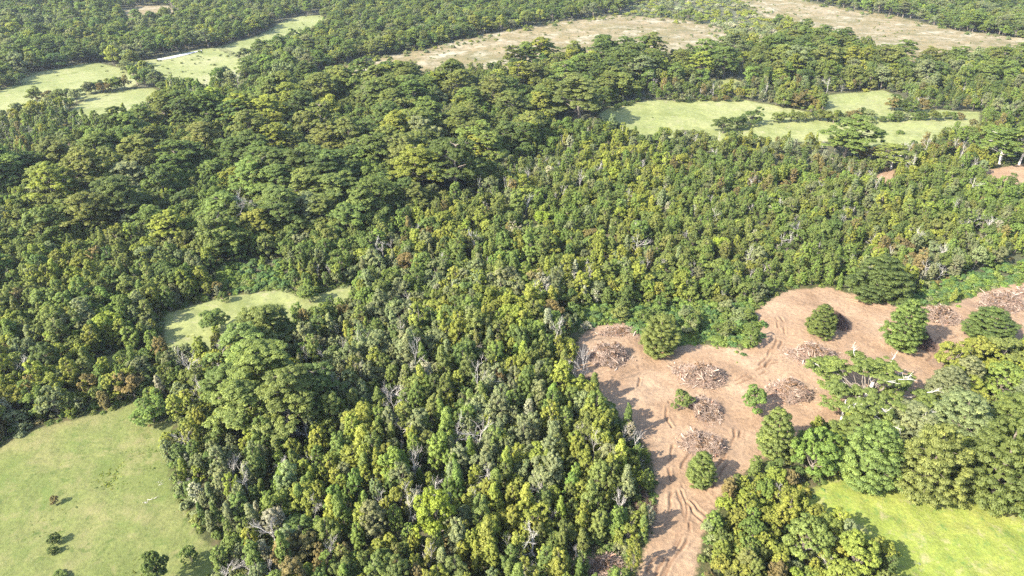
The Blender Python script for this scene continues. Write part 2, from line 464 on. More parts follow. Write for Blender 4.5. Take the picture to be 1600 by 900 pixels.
# ------------------------------------------------------------------ tree parts in numpy
class Wood:
    def __init__(self):
        self.V = []; self.F = []; self.T = []; self.n = 0
    def tube(self, pts, rad, sides=5, tone=0.5):
        pts = np.asarray(pts, float); k = len(pts)
        d = np.gradient(pts, axis=0)
        d /= np.linalg.norm(d, axis=1)[:, None] + 1e-9
        ref = np.array([0.31, 0.87, 0.11]) if abs(d[0][2]) > 0.7 else np.array([0, 0, 1.0])
        u = np.cross(d, ref); u /= np.linalg.norm(u, axis=1)[:, None] + 1e-9
        v = np.cross(d, u)
        a = np.linspace(0, 2 * math.pi, sides, endpoint=False)
        ring = pts[:, None, :] + np.asarray(rad)[:, None, None] * (np.cos(a)[None, :, None] * u[:, None, :] + np.sin(a)[None, :, None] * v[:, None, :])
        b = self.n
        self.V.append(ring.reshape(-1, 3))
        i = np.arange(k - 1)[:, None] * sides; j = np.arange(sides)[None, :]; j2 = (j + 1) % sides
        self.F.append((b + np.stack([i + j, i + j2, i + sides + j2, i + sides + j], -1)).reshape(-1, 4))
        self.T.append(np.full(k * sides, tone))
        self.n += k * sides
    def sticks(self, A, M, B_, rad, tone, sides=3):
        """many three-point tapered sticks at once"""
        A, M, B_ = (np.asarray(q, float) for q in (A, M, B_))
        k = len(A)
        d = B_ - A; d /= np.linalg.norm(d, axis=1)[:, None] + 1e-9
        ref = np.where(np.abs(d[:, 2:3]) > 0.7, np.array([[0.3, 0.9, 0.1]]), np.array([[0, 0, 1.0]]))
        u = np.cross(d, ref); u /= np.linalg.norm(u, axis=1)[:, None] + 1e-9
        v = np.cross(d, u)
        an = np.linspace(0, 2 * math.pi, sides, endpoint=False)
        off = np.cos(an)[None, :, None] * u[:, None, :] + np.sin(an)[None, :, None] * v[:, None, :]
        rad = np.asarray(rad)[:, None, None]
        ring = np.stack([A[:, None, :] + off * rad, M[:, None, :] + off * rad * 0.85, B_[:, None, :] + off * rad * 0.4], 1)
        self.V.append(ring.reshape(-1, 3))
        j = np.arange(sides); j2 = (j + 1) % sides
        f = np.concatenate([np.stack([i * sides + j, i * sides + j2, (i + 1) * sides + j2, (i + 1) * sides + j], -1) for i in (0, 1)])
        self.F.append((self.n + np.arange(k)[:, None, None] * (3 * sides) + f[None]).reshape(-1, 4))
        self.T.append(np.repeat(tone, 3 * sides))
        self.n += k * 3 * sides
    def get(self):
        return np.concatenate(self.V), np.concatenate(self.F), np.concatenate(self.T)

def curve(a, b, sag, k, r, wob=0.0):
    t = np.linspace(0, 1, k)[:, None]
    a = np.asarray(a, float); b = np.asarray(b, float)
    p = a + (b - a) * t
    p[:, 2] += sag * np.sin(t[:, 0] * math.pi)
    if wob:
        w_ = r.normal(0, wob, (k, 3)); w_[0] = 0; w_[-1] = 0
        p += w_
    return p

def unit(r, n_):
    d = r.normal(size=(n_, 3))
    return d / np.linalg.norm(d, axis=1)[:, None]

class Leaves:
    def __init__(self, r):
        self.r = r; self.c = []; self.nm = []; self.on = []; self.s = []; self.t = []
    def add(self, c, nm, on, s, t):
        self.c.append(c); self.nm.append(nm); self.on.append(on); self.s.append(s); self.t.append(t)
    def tuft(self, cen, rad, n_, flat=0.8, up=0.35, size=0.28, out=None, tone=None):
        """a clump of leafy sprays on the upper, outer shell of a small ellipsoid"""
        r = self.r
        d = unit(r, n_)
        d[:, 2] = np.where(d[:, 2] < -0.25, -d[:, 2], d[:, 2])
        rr = rad * r.uniform(0.45, 1.0, n_) ** 0.6
        p = cen + d * rr[:, None] * np.array([1, 1, flat])
        nm = d * 0.75 + np.array([0, 0, up]) + r.normal(0, 0.38, (n_, 3))
        on = d.copy(); on[:, 2] += 0.35
        if out is not None:
            on = on * 0.8 + out * 0.5
        tt = np.clip((tone if tone is not None else r.uniform(0.25, 0.75)) + r.normal(0, 0.13, n_), 0, 1)
        self.add(p, nm, on, size * r.uniform(0.6, 1.25, n_), tt)
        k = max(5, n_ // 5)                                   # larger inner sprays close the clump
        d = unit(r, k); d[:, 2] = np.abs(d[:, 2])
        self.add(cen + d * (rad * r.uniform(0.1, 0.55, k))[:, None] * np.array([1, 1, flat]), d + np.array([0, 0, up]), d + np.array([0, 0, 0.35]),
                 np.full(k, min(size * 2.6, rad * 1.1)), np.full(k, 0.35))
    def mesh(self, name, mats):
        r = self.r
        c = np.concatenate(self.c); nm = np.concatenate(self.nm); on = np.concatenate(self.on)
        s = np.concatenate(self.s); t = np.concatenate(self.t)
        nm /= np.linalg.norm(nm, axis=1)[:, None] + 1e-9
        on /= np.linalg.norm(on, axis=1)[:, None] + 1e-9
        k = len(c)
        tg = np.cross(nm, unit(r, k)); tg /= np.linalg.norm(tg, axis=1)[:, None] + 1e-9
        bt = np.cross(nm, tg)
        wd = r.uniform(0.45, 0.8, k)
        l = (s * 0.62)[:, None]; wv = (s * 0.62 * wd)[:, None]
        fold = nm * (s * 0.16)[:, None]
        v = np.stack([c - tg * l - fold, c - bt * wv + fold * 0.5, c + tg * l - fold, c + bt * wv + fold * 0.5], 1)
        V = v.reshape(-1, 3)
        F = np.arange(4 * k).reshape(-1, 4)
        vnm = nm * 0.55 + on * 0.75
        vnm /= np.linalg.norm(vnm, axis=1)[:, None] + 1e-9
        return V, F, np.repeat(vnm, 4, 0), np.repeat(t, 4)

FORMS = {}   # kind -> list of dict(trunk, crown, both, H, W)

def register(kind, wood, leaves, H, W, bark):
    i = len(FORMS.setdefault(kind, []))
    wv, wf, wt = wood.get()
    tm = mesh_from(f"{kind}_trunk_{i:02d}", wv, wf, [bark], attrs={"leaf_tone": wt}, smooth=True)
    cm = bm = None
    if leaves is not None:
        V, F, nn, t = leaves.mesh(kind, None)
        cm = mesh_from(f"{kind}_crown_{i:02d}", V, F, [m_leaf], normals=nn, attrs={"leaf_tone": t})
        # joined copy for the distant mass
        bv = np.concatenate([V, wv]); bf = np.concatenate([F, wf + len(V)])
        e = np.zeros((len(wv), 3)); e[:, 2] = 1
        ctr = wv.copy(); ctr[:, 2] = 0
        e = ctr / (np.linalg.norm(ctr, axis=1)[:, None] + 1e-6) + [0, 0, 0.2]
        e /= np.linalg.norm(e, axis=1)[:, None]
        bm = mesh_from(f"{kind}_whole_{i:02d}", bv, bf, [m_leaf, bark], normals=np.concatenate([nn, e]),
                       attrs={"leaf_tone": np.concatenate([t, wt])}, matidx=np.concatenate([np.zeros(len(F)), np.ones(len(wf))]))
    else:
        bm = tm
    FORMS[kind].append(dict(trunk=tm, crown=cm, both=bm, H=H, W=W))

def stem(w_, r, H, rad, lean=0.4, top=None):
    tp = np.array([r.normal(0, lean), r.normal(0, lean), H]) if top is None else np.asarray(top, float)
    p = curve((0, 0, -0.4), tp, 0, 7, r, 0.10)
    w_.tube(p, np.linspace(rad, rad * 0.25, 7), 6, r.uniform(0.4, 0.7))
    return p

def at_h(p, z):
    return np.array([np.interp(z, p[:, 2], p[:, 0]), np.interp(z, p[:, 2], p[:, 1]), z])

def make_slender(seed):
    r = np.random.default_rng(seed)
    H, W = 10.0, r.uniform(3.2, 4.4)
    w_ = Wood(); lf = Leaves(r)
    for k in range(r.integers(1, 4)):
        off = r.normal(0, 0.16 * W, 2) * (k > 0)
        h = H * (1 if k == 0 else r.uniform(0.68, 0.92))
        ww = W * (1 if k == 0 else r.uniform(0.5, 0.75))
        p = stem(w_, r, h * 0.96, 0.14 if k == 0 else 0.09, top=(off[0] * 1.6, off[1] * 1.6, h * 0.95))
        nt_ = int(74 * (1 if k == 0 else 0.5))
        u = np.sort(r.uniform(0, 1, nt_) ** 0.85)
        for uu in u:
            z = h * (0.22 + 0.76 * uu)
            env = ww / 2 * (np.sin(math.pi * (0.16 + 0.76 * uu)) ** 0.6) * r.uniform(0.75, 1.2)
            a = r.uniform(0, 2 * math.pi)
            q = env * r.uniform(0.3, 1.0) ** 0.6
            o = np.array([math.cos(a), math.sin(a), 0.0])
            cen = at_h(p, z) + o * q
            rad = r.uniform(0.32, 0.68) * (1.0 - 0.2 * uu)
            lf.tuft(cen, rad, int(52 * (rad / 0.5) ** 1.3) + 8, 1.15, 0.3, 0.21, o * 0.8)
            if r.random() < 0.28:
                b = at_h(p, max(z - 1.0 - q * 0.5, 0.5))
                w_.tube(curve(b, cen, 0, 4, r, 0.05), np.linspace(0.05, 0.015, 4), 4, r.uniform(0.5, 0.9))
    register("slender_tree", w_, lf, H, W, m_bark)

def make_round(seed):
    r = np.random.default_rng(seed)
    H, W = 8.0, r.uniform(5.6, 7.0)
    w_ = Wood(); lf = Leaves(r)
    p = stem(w_, r, H * 0.75, 0.2)
    nl = r.integers(17, 24)
    for k in range(nl):
        a = k * 2.4 + r.uniform(-0.4, 0.4)
        u = r.uniform(0.0, 1.0)
        z = H * (0.28 + 0.62 * u)
        q = W / 2 * math.sqrt(max(0.05, 1 - (max(u - 0.3, 0) / 0.78) ** 2)) * r.uniform(0.35, 0.85)
        o = np.array([math.cos(a), math.sin(a), 0.0])
        L0 = at_h(p, min(z, H * 0.74)) * [1, 1, 0] + o * q + [0, 0, z]
        lr = r.uniform(0.75, 1.35)
        tone = r.uniform(0.3, 0.7)
        w_.tube(curve(at_h(p, z * 0.5), L0, 0.2, 5, r, 0.06), np.linspace(0.09, 0.02, 5), 4, 0.6)
        for j in range(17):
            d = unit(r, 1)[0]; d[2] = abs(d[2]) * 1.0 - 0.2
            d = d + o * 0.35
            d /= np.linalg.norm(d)
            rad = r.uniform(0.24, 0.48)
            lf.tuft(L0 + d * lr * 0.85 * np.array([1, 1, 0.85]), rad, 30, 0.9, 0.35, 0.20, d, np.clip(tone + r.normal(0, 0.1), 0, 1))
    register("round_tree", w_, lf, H, W, m_bark)

def make_column(seed):
    """narrow pointed crown of upswept sprays"""
    r = np.random.default_rng(seed)
    H, W = 9.0, r.uniform(2.5, 3.3)
    w_ = Wood(); lf = Leaves(r)
    p = stem(w_, r, H * 0.97, 0.13, 0.25)
    for k in range(92):
        u = r.uniform(0, 1) ** 0.9
        z = H * (0.14 + 0.84 * u)
        env = W / 2 * ((1 - u) ** 0.62 * (0.55 + 0.9 * min(u * 3, 1) * 0.55)) * r.uniform(0.8, 1.2) + 0.1
        a = k * 2.399 + r.uniform(-.3, .3)
        o = np.array([math.cos(a), math.sin(a), 0.0])
        cen = at_h(p, z) + o * env * r.uniform(0.55, 1.0)
        lf.tuft(cen, r.uniform(0.30, 0.55), 30, 1.35, 0.25, 0.22, o * 0.9)
    register("columnar_tree", w_, lf, H, W, m_bark)

def make_dome(seed):
    """dense beech: small flat shelves of foliage over an egg-shaped crown"""
    r = np.random.default_rng(seed)
    H, W = 11.0, r.uniform(9.0, 10.5)
    w_ = Wood(); lf = Leaves(r)
    p = stem(w_, r, H * 0.93, 0.32, 0.2)
    ph = r.uniform(0, 6.28, 4)
    NL = 16
    k = 0
    for li in range(NL):
        lu = (li + 0.4) / NL
        prof = (1 - lu ** 2.1) ** 0.60 * (0.70 + 0.30 * min(lu / 0.2, 1))
        nl = max(3, int(2 * math.pi * prof * W / 2 / 2.15))
        a0 = r.uniform(0, 6.28)
        for q in range(nl):
            a = a0 + 6.283 * (q + r.uniform(-.3, .3)) / nl
            u = min(max(lu + 0.03 * math.sin(2 * a + ph[0] * 2) + 0.02 * math.sin(5 * a + ph[1]) + r.normal(0, 0.020), 0), 0.985)
            z = H * (0.10 + 0.88 * u)
            env = W / 2 * (1 - u ** 2.1) ** 0.60 * (0.70 + 0.30 * min(u / 0.2, 1))
            env *= 1 + 0.07 * math.sin(a + ph[3]) + 0.10 * math.sin(2 * a + ph[0] + 2 * u) + 0.11 * math.sin(3 * a + ph[1] + 4 * u) + 0.08 * math.sin(5 * a + ph[2] - 6 * u)
            env *= r.uniform(0.80, 1.10)
            o = np.array([math.cos(a), math.sin(a), 0.0]); tg = np.array([-o[1], o[0], 0.0])
            cen = at_h(p, z) + o * env * 0.9
            tone = np.clip(r.normal(0.5, 0.17), 0.1, 0.9)
            for side in ((-1, 1) if r.random() < 0.75 else (0,)):
                rad = r.uniform(0.52, 0.86)
                c_ = cen + tg * side * rad * 0.75 + o * r.normal(0, 0.15) + [0, 0, r.normal(0, 0.08)]
                lf.tuft(c_, rad, int(80 * rad / 0.7), 0.36, 0.85, 0.19, np.array([0, 0, 0.7]) + o * 0.5, tone)
            if k % 7 == 0:
                w_.tube(curve(at_h(p, max(z * 0.85, 0.3)), cen, 0.1, 4, r, 0.05), np.linspace(0.08, 0.02, 4), 4, 0.5)
            k += 1
        # inner foliage behind the ledges, toned darker for shade in the gaps
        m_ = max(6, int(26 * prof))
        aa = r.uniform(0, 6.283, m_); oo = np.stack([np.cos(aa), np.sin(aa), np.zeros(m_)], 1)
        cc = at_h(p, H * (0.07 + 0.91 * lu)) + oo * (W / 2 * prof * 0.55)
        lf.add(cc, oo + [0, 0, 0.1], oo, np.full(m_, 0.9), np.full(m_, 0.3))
    register("dome_beech", w_, lf, H, W, m_bark)

def q_drop(r):
    return r.uniform(-6, 10)

def make_beech(seed, pale=False):
    """old southern beech: flat tiers of foliage on spreading limbs"""
    r = np.random.default_rng(seed)
    H, W = 17.0, r.uniform(12.0, 15.0)
    w_ = Wood(); lf = Leaves(r)
    p = stem(w_, r, H * 0.9, 0.5, 0.7)
    npad = r.integers(24, 31)
    for k in range(npad):
        u = (k + r.uniform(0, 1)) / npad
        z = H * (0.40 + 0.58 * u) - 0.10 * q_drop(r)
        q = W / 2 * (1 - 0.72 * max(0, (u - 0.2) / 0.80) ** 2.4) * math.sqrt(r.uniform(0.03, 0.85))
        a = k * 2.399963 + r.uniform(-.5, .5)
        o = np.array([math.cos(a), math.sin(a), 0.0]); tg = np.array([-o[1], o[0], 0.0])
        base = at_h(p, min(max(z - q * 0.55, 2.0), H * 0.88))
        cen = at_h(p, min(z, H * 0.88)) * [1, 1, 0] + o * q + [0, 0, z]
        w_.tube(curve(base, cen - [0, 0, 0.25], 0.3, 6, r, 0.12), np.linspace(0.20, 0.04, 6), 5, r.uniform(0.5, 0.9))
        lr, lw = r.uniform(1.6, 2.9), r.uniform(1.5, 2.6)
        tone = r.uniform(0.30, 0.70)
        for j in range(r.integers(15, 21)):
            e, f = r.uniform(-1, 1, 2)
            if e * e + f * f > 1:
                continue
            c_ = cen + o * e * lr + tg * f * lw
            c_[2] += 0.35 - 0.75 * (e * e + f * f) - 0.25 * e + r.normal(0, 0.18)
            rad = r.uniform(0.55, 0.95)
            lf.tuft(c_, rad, 46, 0.48, 0.8, 0.33, np.array([0, 0, 0.9]) + o * 0.25, np.clip(tone + r.normal(0, 0.09), 0, 1))
            if r.random() < 0.3:
                w_.tube(curve(cen - [0, 0, 0.25], c_, 0, 3, r), np.linspace(0.05, 0.015, 3), 4, 0.8)
    register("pale_beech" if pale else "tiered_beech", w_, lf, H, W, m_pale if pale else m_bark)

def make_shrub(seed):
    r = np.random.default_rng(seed)
    H, W = 2.0, r.uniform(2.3, 3.0)
    w_ = Wood(); lf = Leaves(r)
    for k in range(5):
        d = r.normal(0, 0.35, 2)
        w_.tube(curve((0, 0, -0.15), (d[0], d[1], 1.1), 0, 3, r, 0.03), [0.05, 0.035, 0.015], 4, 0.5)
    for k in range(24):
        a = r.uniform(0, 2 * math.pi); q = W / 2 * math.sqrt(r.uniform(0, 1)) * 0.85
        z = 0.35 + (H - 0.7) * (1 - (q / (W / 2)) ** 2) * r.uniform(0.5, 1.1)
        o = np.array([math.cos(a), math.sin(a), 0.0])
        lf.tuft(o * q + [0, 0, z], r.uniform(0.28, 0.5), 30, 0.85, 0.4, 0.21, o * 0.7)
    register("shrub", w_, lf, H, W, m_bark)

def grow(w_, r, a, d, length, rad, depth, tone):
    k = 5
    e = a + d * length
    p = curve(a, e, 0, k, r, length * 0.035)
    w_.tube(p, np.linspace(rad, rad * 0.45, k), 5 if depth > 1 else 3, tone)
    if depth == 0:
        return
    for j in range(r.integers(4, 8)):
        t = r.uniform(0.3, 1.0)
        s = p[0] + (p[-1] - p[0]) * t
        nd = d + r.normal(0, 0.55, 3); nd[2] += 0.18
        nd /= np.linalg.norm(nd)
        grow(w_, r, s, nd, length * r.uniform(0.35, 0.6), rad * 0.45, depth - 1, tone)

def make_dead(seed):
    r = np.random.default_rng(seed)
    w_ = Wood()
    d = np.array([r.normal(0, 0.1), r.normal(0, 0.1), 1.0]); d /= np.linalg.norm(d)
    grow(w_, r, np.array([0, 0, -0.4]), d, 6.5, 0.10, 3, r.uniform(0.4, 0.9))
    register("dead_tree", w_, None, 9.0, 4.0, m_pale)

def make_grass(seed):
    r = np.random.default_rng(seed)
    w_ = Wood(); lf = Leaves(r)
    w_.tube([(0, 0, -0.05), (0, 0, 0.02)], [0.03, 0.02], 3)
    for k in range(3):
        o = np.append(r.normal(0, 0.28, 2), 0.08)
        d = unit(r, 16); d[:, 2] = abs(d[:, 2])
        lf.add(o + d * [0.22, 0.22, 0.18], d * 0.6 + r.normal(0, .4, (16, 3)), np.array([0, 0, 1.0]) + d * 0.3, r.uniform(0.10, 0.2, 16), np.clip(r.normal(0.5, 0.15, 16), 0, 1))
    register("grass_tuft", w_, lf, 0.3, 0.8, m_bark)

for s in range(12): make_slender(100 + s)
for s in range(10): make_round(200 + s)
for s in range(7): make_column(300 + s)
for s in range(5): make_dome(400 + s)
for s in range(10): make_beech(500 + s)
for s in range(3): make_beech(550 + s, True)
for s in range(5): make_shrub(600 + s)
for s in range(6): make_dead(700 + s)
for s in range(3): make_grass(800 + s)

# ------------------------------------------------------------------ tints: true leaf colours by species
TINT = {
    "yellow-green": (0.225, 0.245, 0.050), "fresh green": (0.158, 0.212, 0.050), "mid green": (0.138, 0.182, 0.050),
    "olive": (0.160, 0.185, 0.053), "dark green": (0.104, 0.142, 0.043), "grey-green": (0.185, 0.207, 0.100),
    "pale silvery": (0.30, 0.295, 0.21), "russet": (0.190, 0.158, 0.065), "bright lime": (0.220, 0.270, 0.040), "blue-green": (0.105, 0.172, 0.060)}
TN = list(TINT)
def tint_val(name, r):
    b = np.array(TINT[name]) * r.uniform(0.84, 1.18) * (1 + r.normal(0, 0.035, 3))
    return [float(v) for v in np.clip(b, 0.008, 0.6)]

# ------------------------------------------------------------------ zones for mix and description
ZN = {
    "ridge": [(-200, 470), (-60, 300), (100, 262), (250, 205), (400, 152), (500, 120), (640, 105), (900, 88), (1150, 82), (1420, 92), (1460, 116), (1170, 120), (1010, 140), (945, 175), (905, 215), (800, 245), (760, 300), (660, 340), (560, 410), (450, 420), (300, 400), (200, 385), (60, 410), (-200, 640)],
    "scrub": [(960, 26), (1030, -12), (1165, -12), (1210, 40), (1270, 66), (1175, 80), (1125, 42), (1060, 28)],
    "bramble_a": [(1410, 478), (1425, 458), (1490, 436), (1560, 412), (1720, 368), (1720, 420), (1560, 450), (1500, 470), (1450, 482)],
    "bramble_b": [(860, 500), (900, 480), (980, 480), (1060, 472), (1180, 478), (1188, 520), (1170, 545), (1075, 538), (1030, 545), (1000, 528), (975, 504), (930, 510)],
    "bramble_c": [(330, 454), (345, 418), (400, 402), (450, 412), (462, 448), (400, 460)],
    "thicket_left": [(-200, 400), (60, 400), (200, 380), (330, 400), (350, 450), (260, 480), (260, 560), (220, 640), (0, 705), (-200, 780)],
    "thicket_mid": [(560, 560), (700, 520), (900, 560), (1000, 690), (1010, 990), (250, 990), (330, 760), (450, 690)],
    "right": [(1100, 990), (1090, 870), (1200, 720), (1450, 640), (1470, 580), (1720, 520), (1720, 840), (1600, 800), (1500, 752), (1250, 790), (1390, 990)],
    "dome_right": [(1240, 760), (1290, 690), (1400, 650), (1450, 600), (1720, 560), (1720, 840), (1600, 800), (1500, 752), (1440, 772), (1300, 745)],
}
ZW = {k: wpoly(v, 40) for k, v in ZN.items()}
CLEAR = list(WP)

def zone_words(x, y):
    """where each point stands, in words (arrays in, list out)"""
    n_ = len(x)
    out = [None] * n_
    def put(mask, words):
        for i in np.nonzero(mask)[0]:
            if out[i] is None:
                out[i] = words
    for key, words, dist in (("dirt", "at the edge of the bulldozed earth", 5), ("bright", "at the edge of the bright grass clearing", 5), ("pasture", "fringing the large open pasture", 5), ("strip", "fringing the narrow strip of pasture", 5), ("mead", "bordering the pale green meadow", 9), ("bog_a", "beside the long tan bog", 16)):
        put(sdist(x, y, WP[key]) > -dist, words)
    for key, words in (("thicket_mid", "packed in the thicket between pasture and dirt track"), ("right", "in the grove between bulldozed earth and bright grass"), ("thicket_left", "in the thicket between pasture and narrow grass strip"), ("ridge", "on the beech-covered ridge")):
        put(inside(x, y, ZW[key]), words)
    put(y < 200, "in the belt behind the big tiered beeches")
    put((y < 330) & (x > -60), "in the forest behind the bulldozed earth")
    put(y < 330, "in the woods below the beech ridge")
    put(y < 1e9, "in the far woods beyond the ridge")
    return out

KIND_WORD = {"slender_tree": "slender tree", "round_tree": "bushy round tree", "columnar_tree": "narrow columnar tree", "dome_beech": "dense dome-shaped beech", "tiered_beech": "flat-tiered beech", "pale_beech": "pale-limbed beech", "shrub": "low shrub", "dead_tree": "bare dead tree"}
CATEGORY = {"shrub": "shrub"}

def place(kind, x, y, h, wd, tint, form=None, rot=None, label=None, group=None, tilt=(0, 0), r=rng, sink=0.0, name=None):
    fs = FORMS[kind]
    f = fs[int(r.integers(len(fs))) if form is None else form % len(fs)]
    root = bpy.data.objects.new(name or kind, None)
    COL.objects.link(root)
    root.empty_display_size = 0.5
    root.location = (x, y, float(terrain(x, y)) + sink)
    root.rotation_euler = (tilt[0], tilt[1], r.uniform(0, 6.283) if rot is None else rot)
    root.scale = (wd / f["W"], wd / f["W"], h / f["H"])
    root["label"] = label
    root["category"] = CATEGORY.get(kind, "tree")
    if group:
        root["group"] = group
    link("trunk" if kind != "shrub" else "stems", f["trunk"], root)
    if f["crown"] is not None:
        c = link("crown" if kind != "shrub" else "foliage", f["crown"], root)
        c["tint"] = tint
    return root

# ------------------------------------------------------------------ named single trees, from the photograph
# kind, base px, base py, width px, height px, tint, label
LONE = [
    ("dome_beech", 1030, 553, 62, 72, "olive", "round isolated beech with short pale trunk on far edge of bulldozed earth"),
    ("dome_beech", 1280, 524, 46, 58, "mid green", "lone beech on bare earth beside brush coloured dark like its shadow"),
    ("dome_beech", 1370, 468, 86, 84, "dark green", "big dark rounded beech at the far rim of bulldozed earth"),
    ("dome_beech", 1404, 545, 62, 92, "mid green", "upright tiered beech standing beside the white-limbed old beech"),
    ("dome_beech", 1538, 532, 72, 66, "dark green", "wide low dark beech next to the roadside brush heaps"),
    ("round_tree", 1068, 643, 32, 38, "mid green", "small round tree touching a heap of tan brush"),
    ("dome_beech", 1092, 755, 46, 60, "mid green", "small beech standing alone where the dirt track narrows"),
    ("round_tree", 1172, 543, 30, 42, "mid green", "small bush-like tree at corner of bulldozed earth casting long shadow"),
    ("round_tree", 1178, 645, 40, 52, "mid green", "small tree in front of the oval brush heap"),
    ("dome_beech", 1205, 712, 60, 88, "olive", "upright beech on the near rim of the bulldozed earth"),
    ("dome_beech", 1350, 758, 96, 118, "mid green", "huge domed beech overhanging the bright grass clearing"),
    ("dome_beech", 1440, 776, 100, 138, "olive", "tall dense domed beech reaching furthest into bright grass clearing"),
    ("dome_beech", 1544, 784, 112, 160, "mid green", "largest dark domed beech beside the bright grass clearing"),
    ("dome_beech", 1612, 812, 90, 110, "mid green", "domed beech above the pale stump in bright grass clearing"),
    ("dome_beech", 1490, 690, 100, 100, "grey-green", "greyish domed beech behind the tall dense domed beech"),
    ("dome_beech", 1410, 690, 90, 80, "grey-green", "greyish beech filling the gap behind the huge domed beech"),
    ("round_tree", 1478, 588, 56, 66, "yellow-green", "bushy yellow-green tree closest to the end of bare earth"),
    ("round_tree", 1520, 578, 60, 60, "yellow-green", "bushy yellow-green tree just below the wide low dark beech"),
    ("round_tree", 1562, 572, 62, 60, "olive", "bushy olive tree below the wide low dark beech"),
    ("round_tree", 1500, 625, 64, 60, "yellow-green", "bushy yellow-green tree between two greyish domed beeches and bare earth"),
    ("round_tree", 1552, 618, 68, 66, "fresh green", "bushy fresh green tree inside the grove of domed beeches"),
    ("dome_beech", 1585, 690, 100, 100, "olive", "olive domed beech behind the largest dark domed beech"),
    ("dome_beech", 1330, 700, 84, 72, "mid green", "green domed beech at the foot of the white-limbed old beech"),
    ("round_tree", 1262, 745, 74, 88, "fresh green", "lush green round tree at the top corner of bright grass clearing"),
    ("round_tree", 1330, 905, 72, 80, "yellow-green", "broad yellow-green tree casting shadow onto bright grass clearing"),
    ("round_tree", 1245, 872, 70, 80, "olive", "broad olive tree inside the grove by bright grass clearing"),
    ("shrub", 1150, 553, 10, 8, "fresh green", "small green shrub on bare earth beside its slightly larger twin"),
    ("shrub", 1161, 557, 12, 9, "blue-green", "slightly larger green shrub of two on the bare earth"),
    ("shrub", 1150, 569, 8, 6, "mid green", "single tiny green weed clump on the open bare earth"),
    ("shrub", 1163, 588, 8, 6, "russet", "tiny withered brown shrub on the open bare earth"),
    ("round_tree", 88, 790, 13, 19, "russet", "tiny thin brown tree alone in the large open pasture"),
    ("round_tree", 86, 851, 19, 23, "dark green", "tiny dark tree in the open pasture above its twin"),
    ("round_tree", 84, 867, 16, 18, "dark green", "smallest dark tree in the open pasture below its twin"),
    ("round_tree", 95, 905, 28, 20, "mid green", "low round bush-like tree at foot of the open pasture"),
    ("round_tree", 256, 918, 42, 66, "dark green", "dark upright tree on its own by the pasture corner"),
    ("round_tree", 303, 880, 26, 36, "mid green", "small green tree between the pasture corner and thicket"),
    ("round_tree", 243, 662, 52, 50, "mid green", "compact dark round tree at the top of the large pasture"),
    ("round_tree", 352, 474, 18, 22, "dark green", "small dark tree alone at the far end of the narrow strip pasture"),
    ("round_tree", 335, 520, 46, 42, "mid green", "dark green clump-crowned tree in front of the narrow strip pasture"),
    ("round_tree", 485, 474, 36, 34, "mid green", "rounded dark tree on the narrow strip pasture"),
    ("round_tree", 680, 845, 66, 96, "bright lime", "vivid lime-green tree standing out in the dense thicket"),
    ("columnar_tree", 578, 340, 22, 42, "bright lime", "vivid lime narrow tree against the dark ridge beeches"),
    ("round_tree", 846, 350, 26, 26, "bright lime", "vivid lime bush-crowned tree beside the tiny round glade"),
    ("round_tree", 1125, 396, 30, 30, "bright lime", "vivid lime small tree deep in the forest"),
    ("tiered_beech", 655, 305, 84, 86, "yellow-green", "sunlit yellow-green spreading beech at the end of the ridge"),
    ("tiered_beech", 712, 305, 90, 100, "dark green", "very dark spreading beech next to the sunlit yellow-green one"),
    ("round_tree", 1130, 210, 34, 30, "dark green", "dark bush-crowned tree at the near end of meadow clump"),
    ("round_tree", 1152, 204, 30, 26, "dark green", "dark bush-crowned tree in the middle of meadow clump"),
    ("round_tree", 1172, 197, 36, 32, "dark green", "largest dark bush-crowned tree at the far end of meadow clump"),
    ("shrub", 1039, 209, 17, 10, "blue-green", "mound of blue-green shrub alone in the pale green meadow"),
    ("shrub", 1405, 210, 14, 9, "dark green", "dark mounded shrub alone at the corner of pale green meadow"),
    ("pale_beech", 1562, 256, 62, 62, "mid green", "tall beech with bare white stems above the long dirt patch"),
    ("pale_beech", 1592, 258, 58, 66, "olive", "outer tall beech with bare white stems above the long dirt patch"),
    ("pale_beech", 1392, 264, 56, 44, "olive", "beech with bare pale stems above the small dirt patch"),
    ("tiered_beech", 1318, 248, 84, 72, "mid green", "broad dark beech rising in front of the pale green meadow"),
    ("tiered_beech", 905, 190, 90, 80, "olive", "broad olive beech at the open end of the pale green meadow"),
    ("round_tree", 93, 107, 28, 26, "blue-green", "ball-shaped green tree beside the far valley meadow"),
    ("round_tree", 203, 114, 30, 22, "grey-green", "greyish round tree between two far valley meadows"),
    ("round_tree", 236, 130, 26, 30, "dark green", "dark tree at the tip of the far valley meadow"),
]

def dims(px, py, wpx, hpx):
    x, y = unproj(px, py)
    _, _, dep = proj(x, y, terrain(x, y))
    s = dep / FPX
    th = math.atan2(CAM_H - float(terrain(x, y)), math.hypot(x, y))
    W = wpx * s
    H = max((hpx - 0.42 * wpx * math.sin(th)), 0.45 * hpx) * s / math.cos(th)
    return x, y, W, H

BIG = []          # (x, y, radius): keep fill trees out of here
for (kd, px, py, wp, hp, tn, lb) in LONE:
    x, y, W, H = dims(px, py, wp, hp)
    place(kd, x, y, H, W, tint_val(tn, rng), label=lb)
    BIG.append((x, y, W * (0.58 if kd == 'dome_beech' else 0.42)))

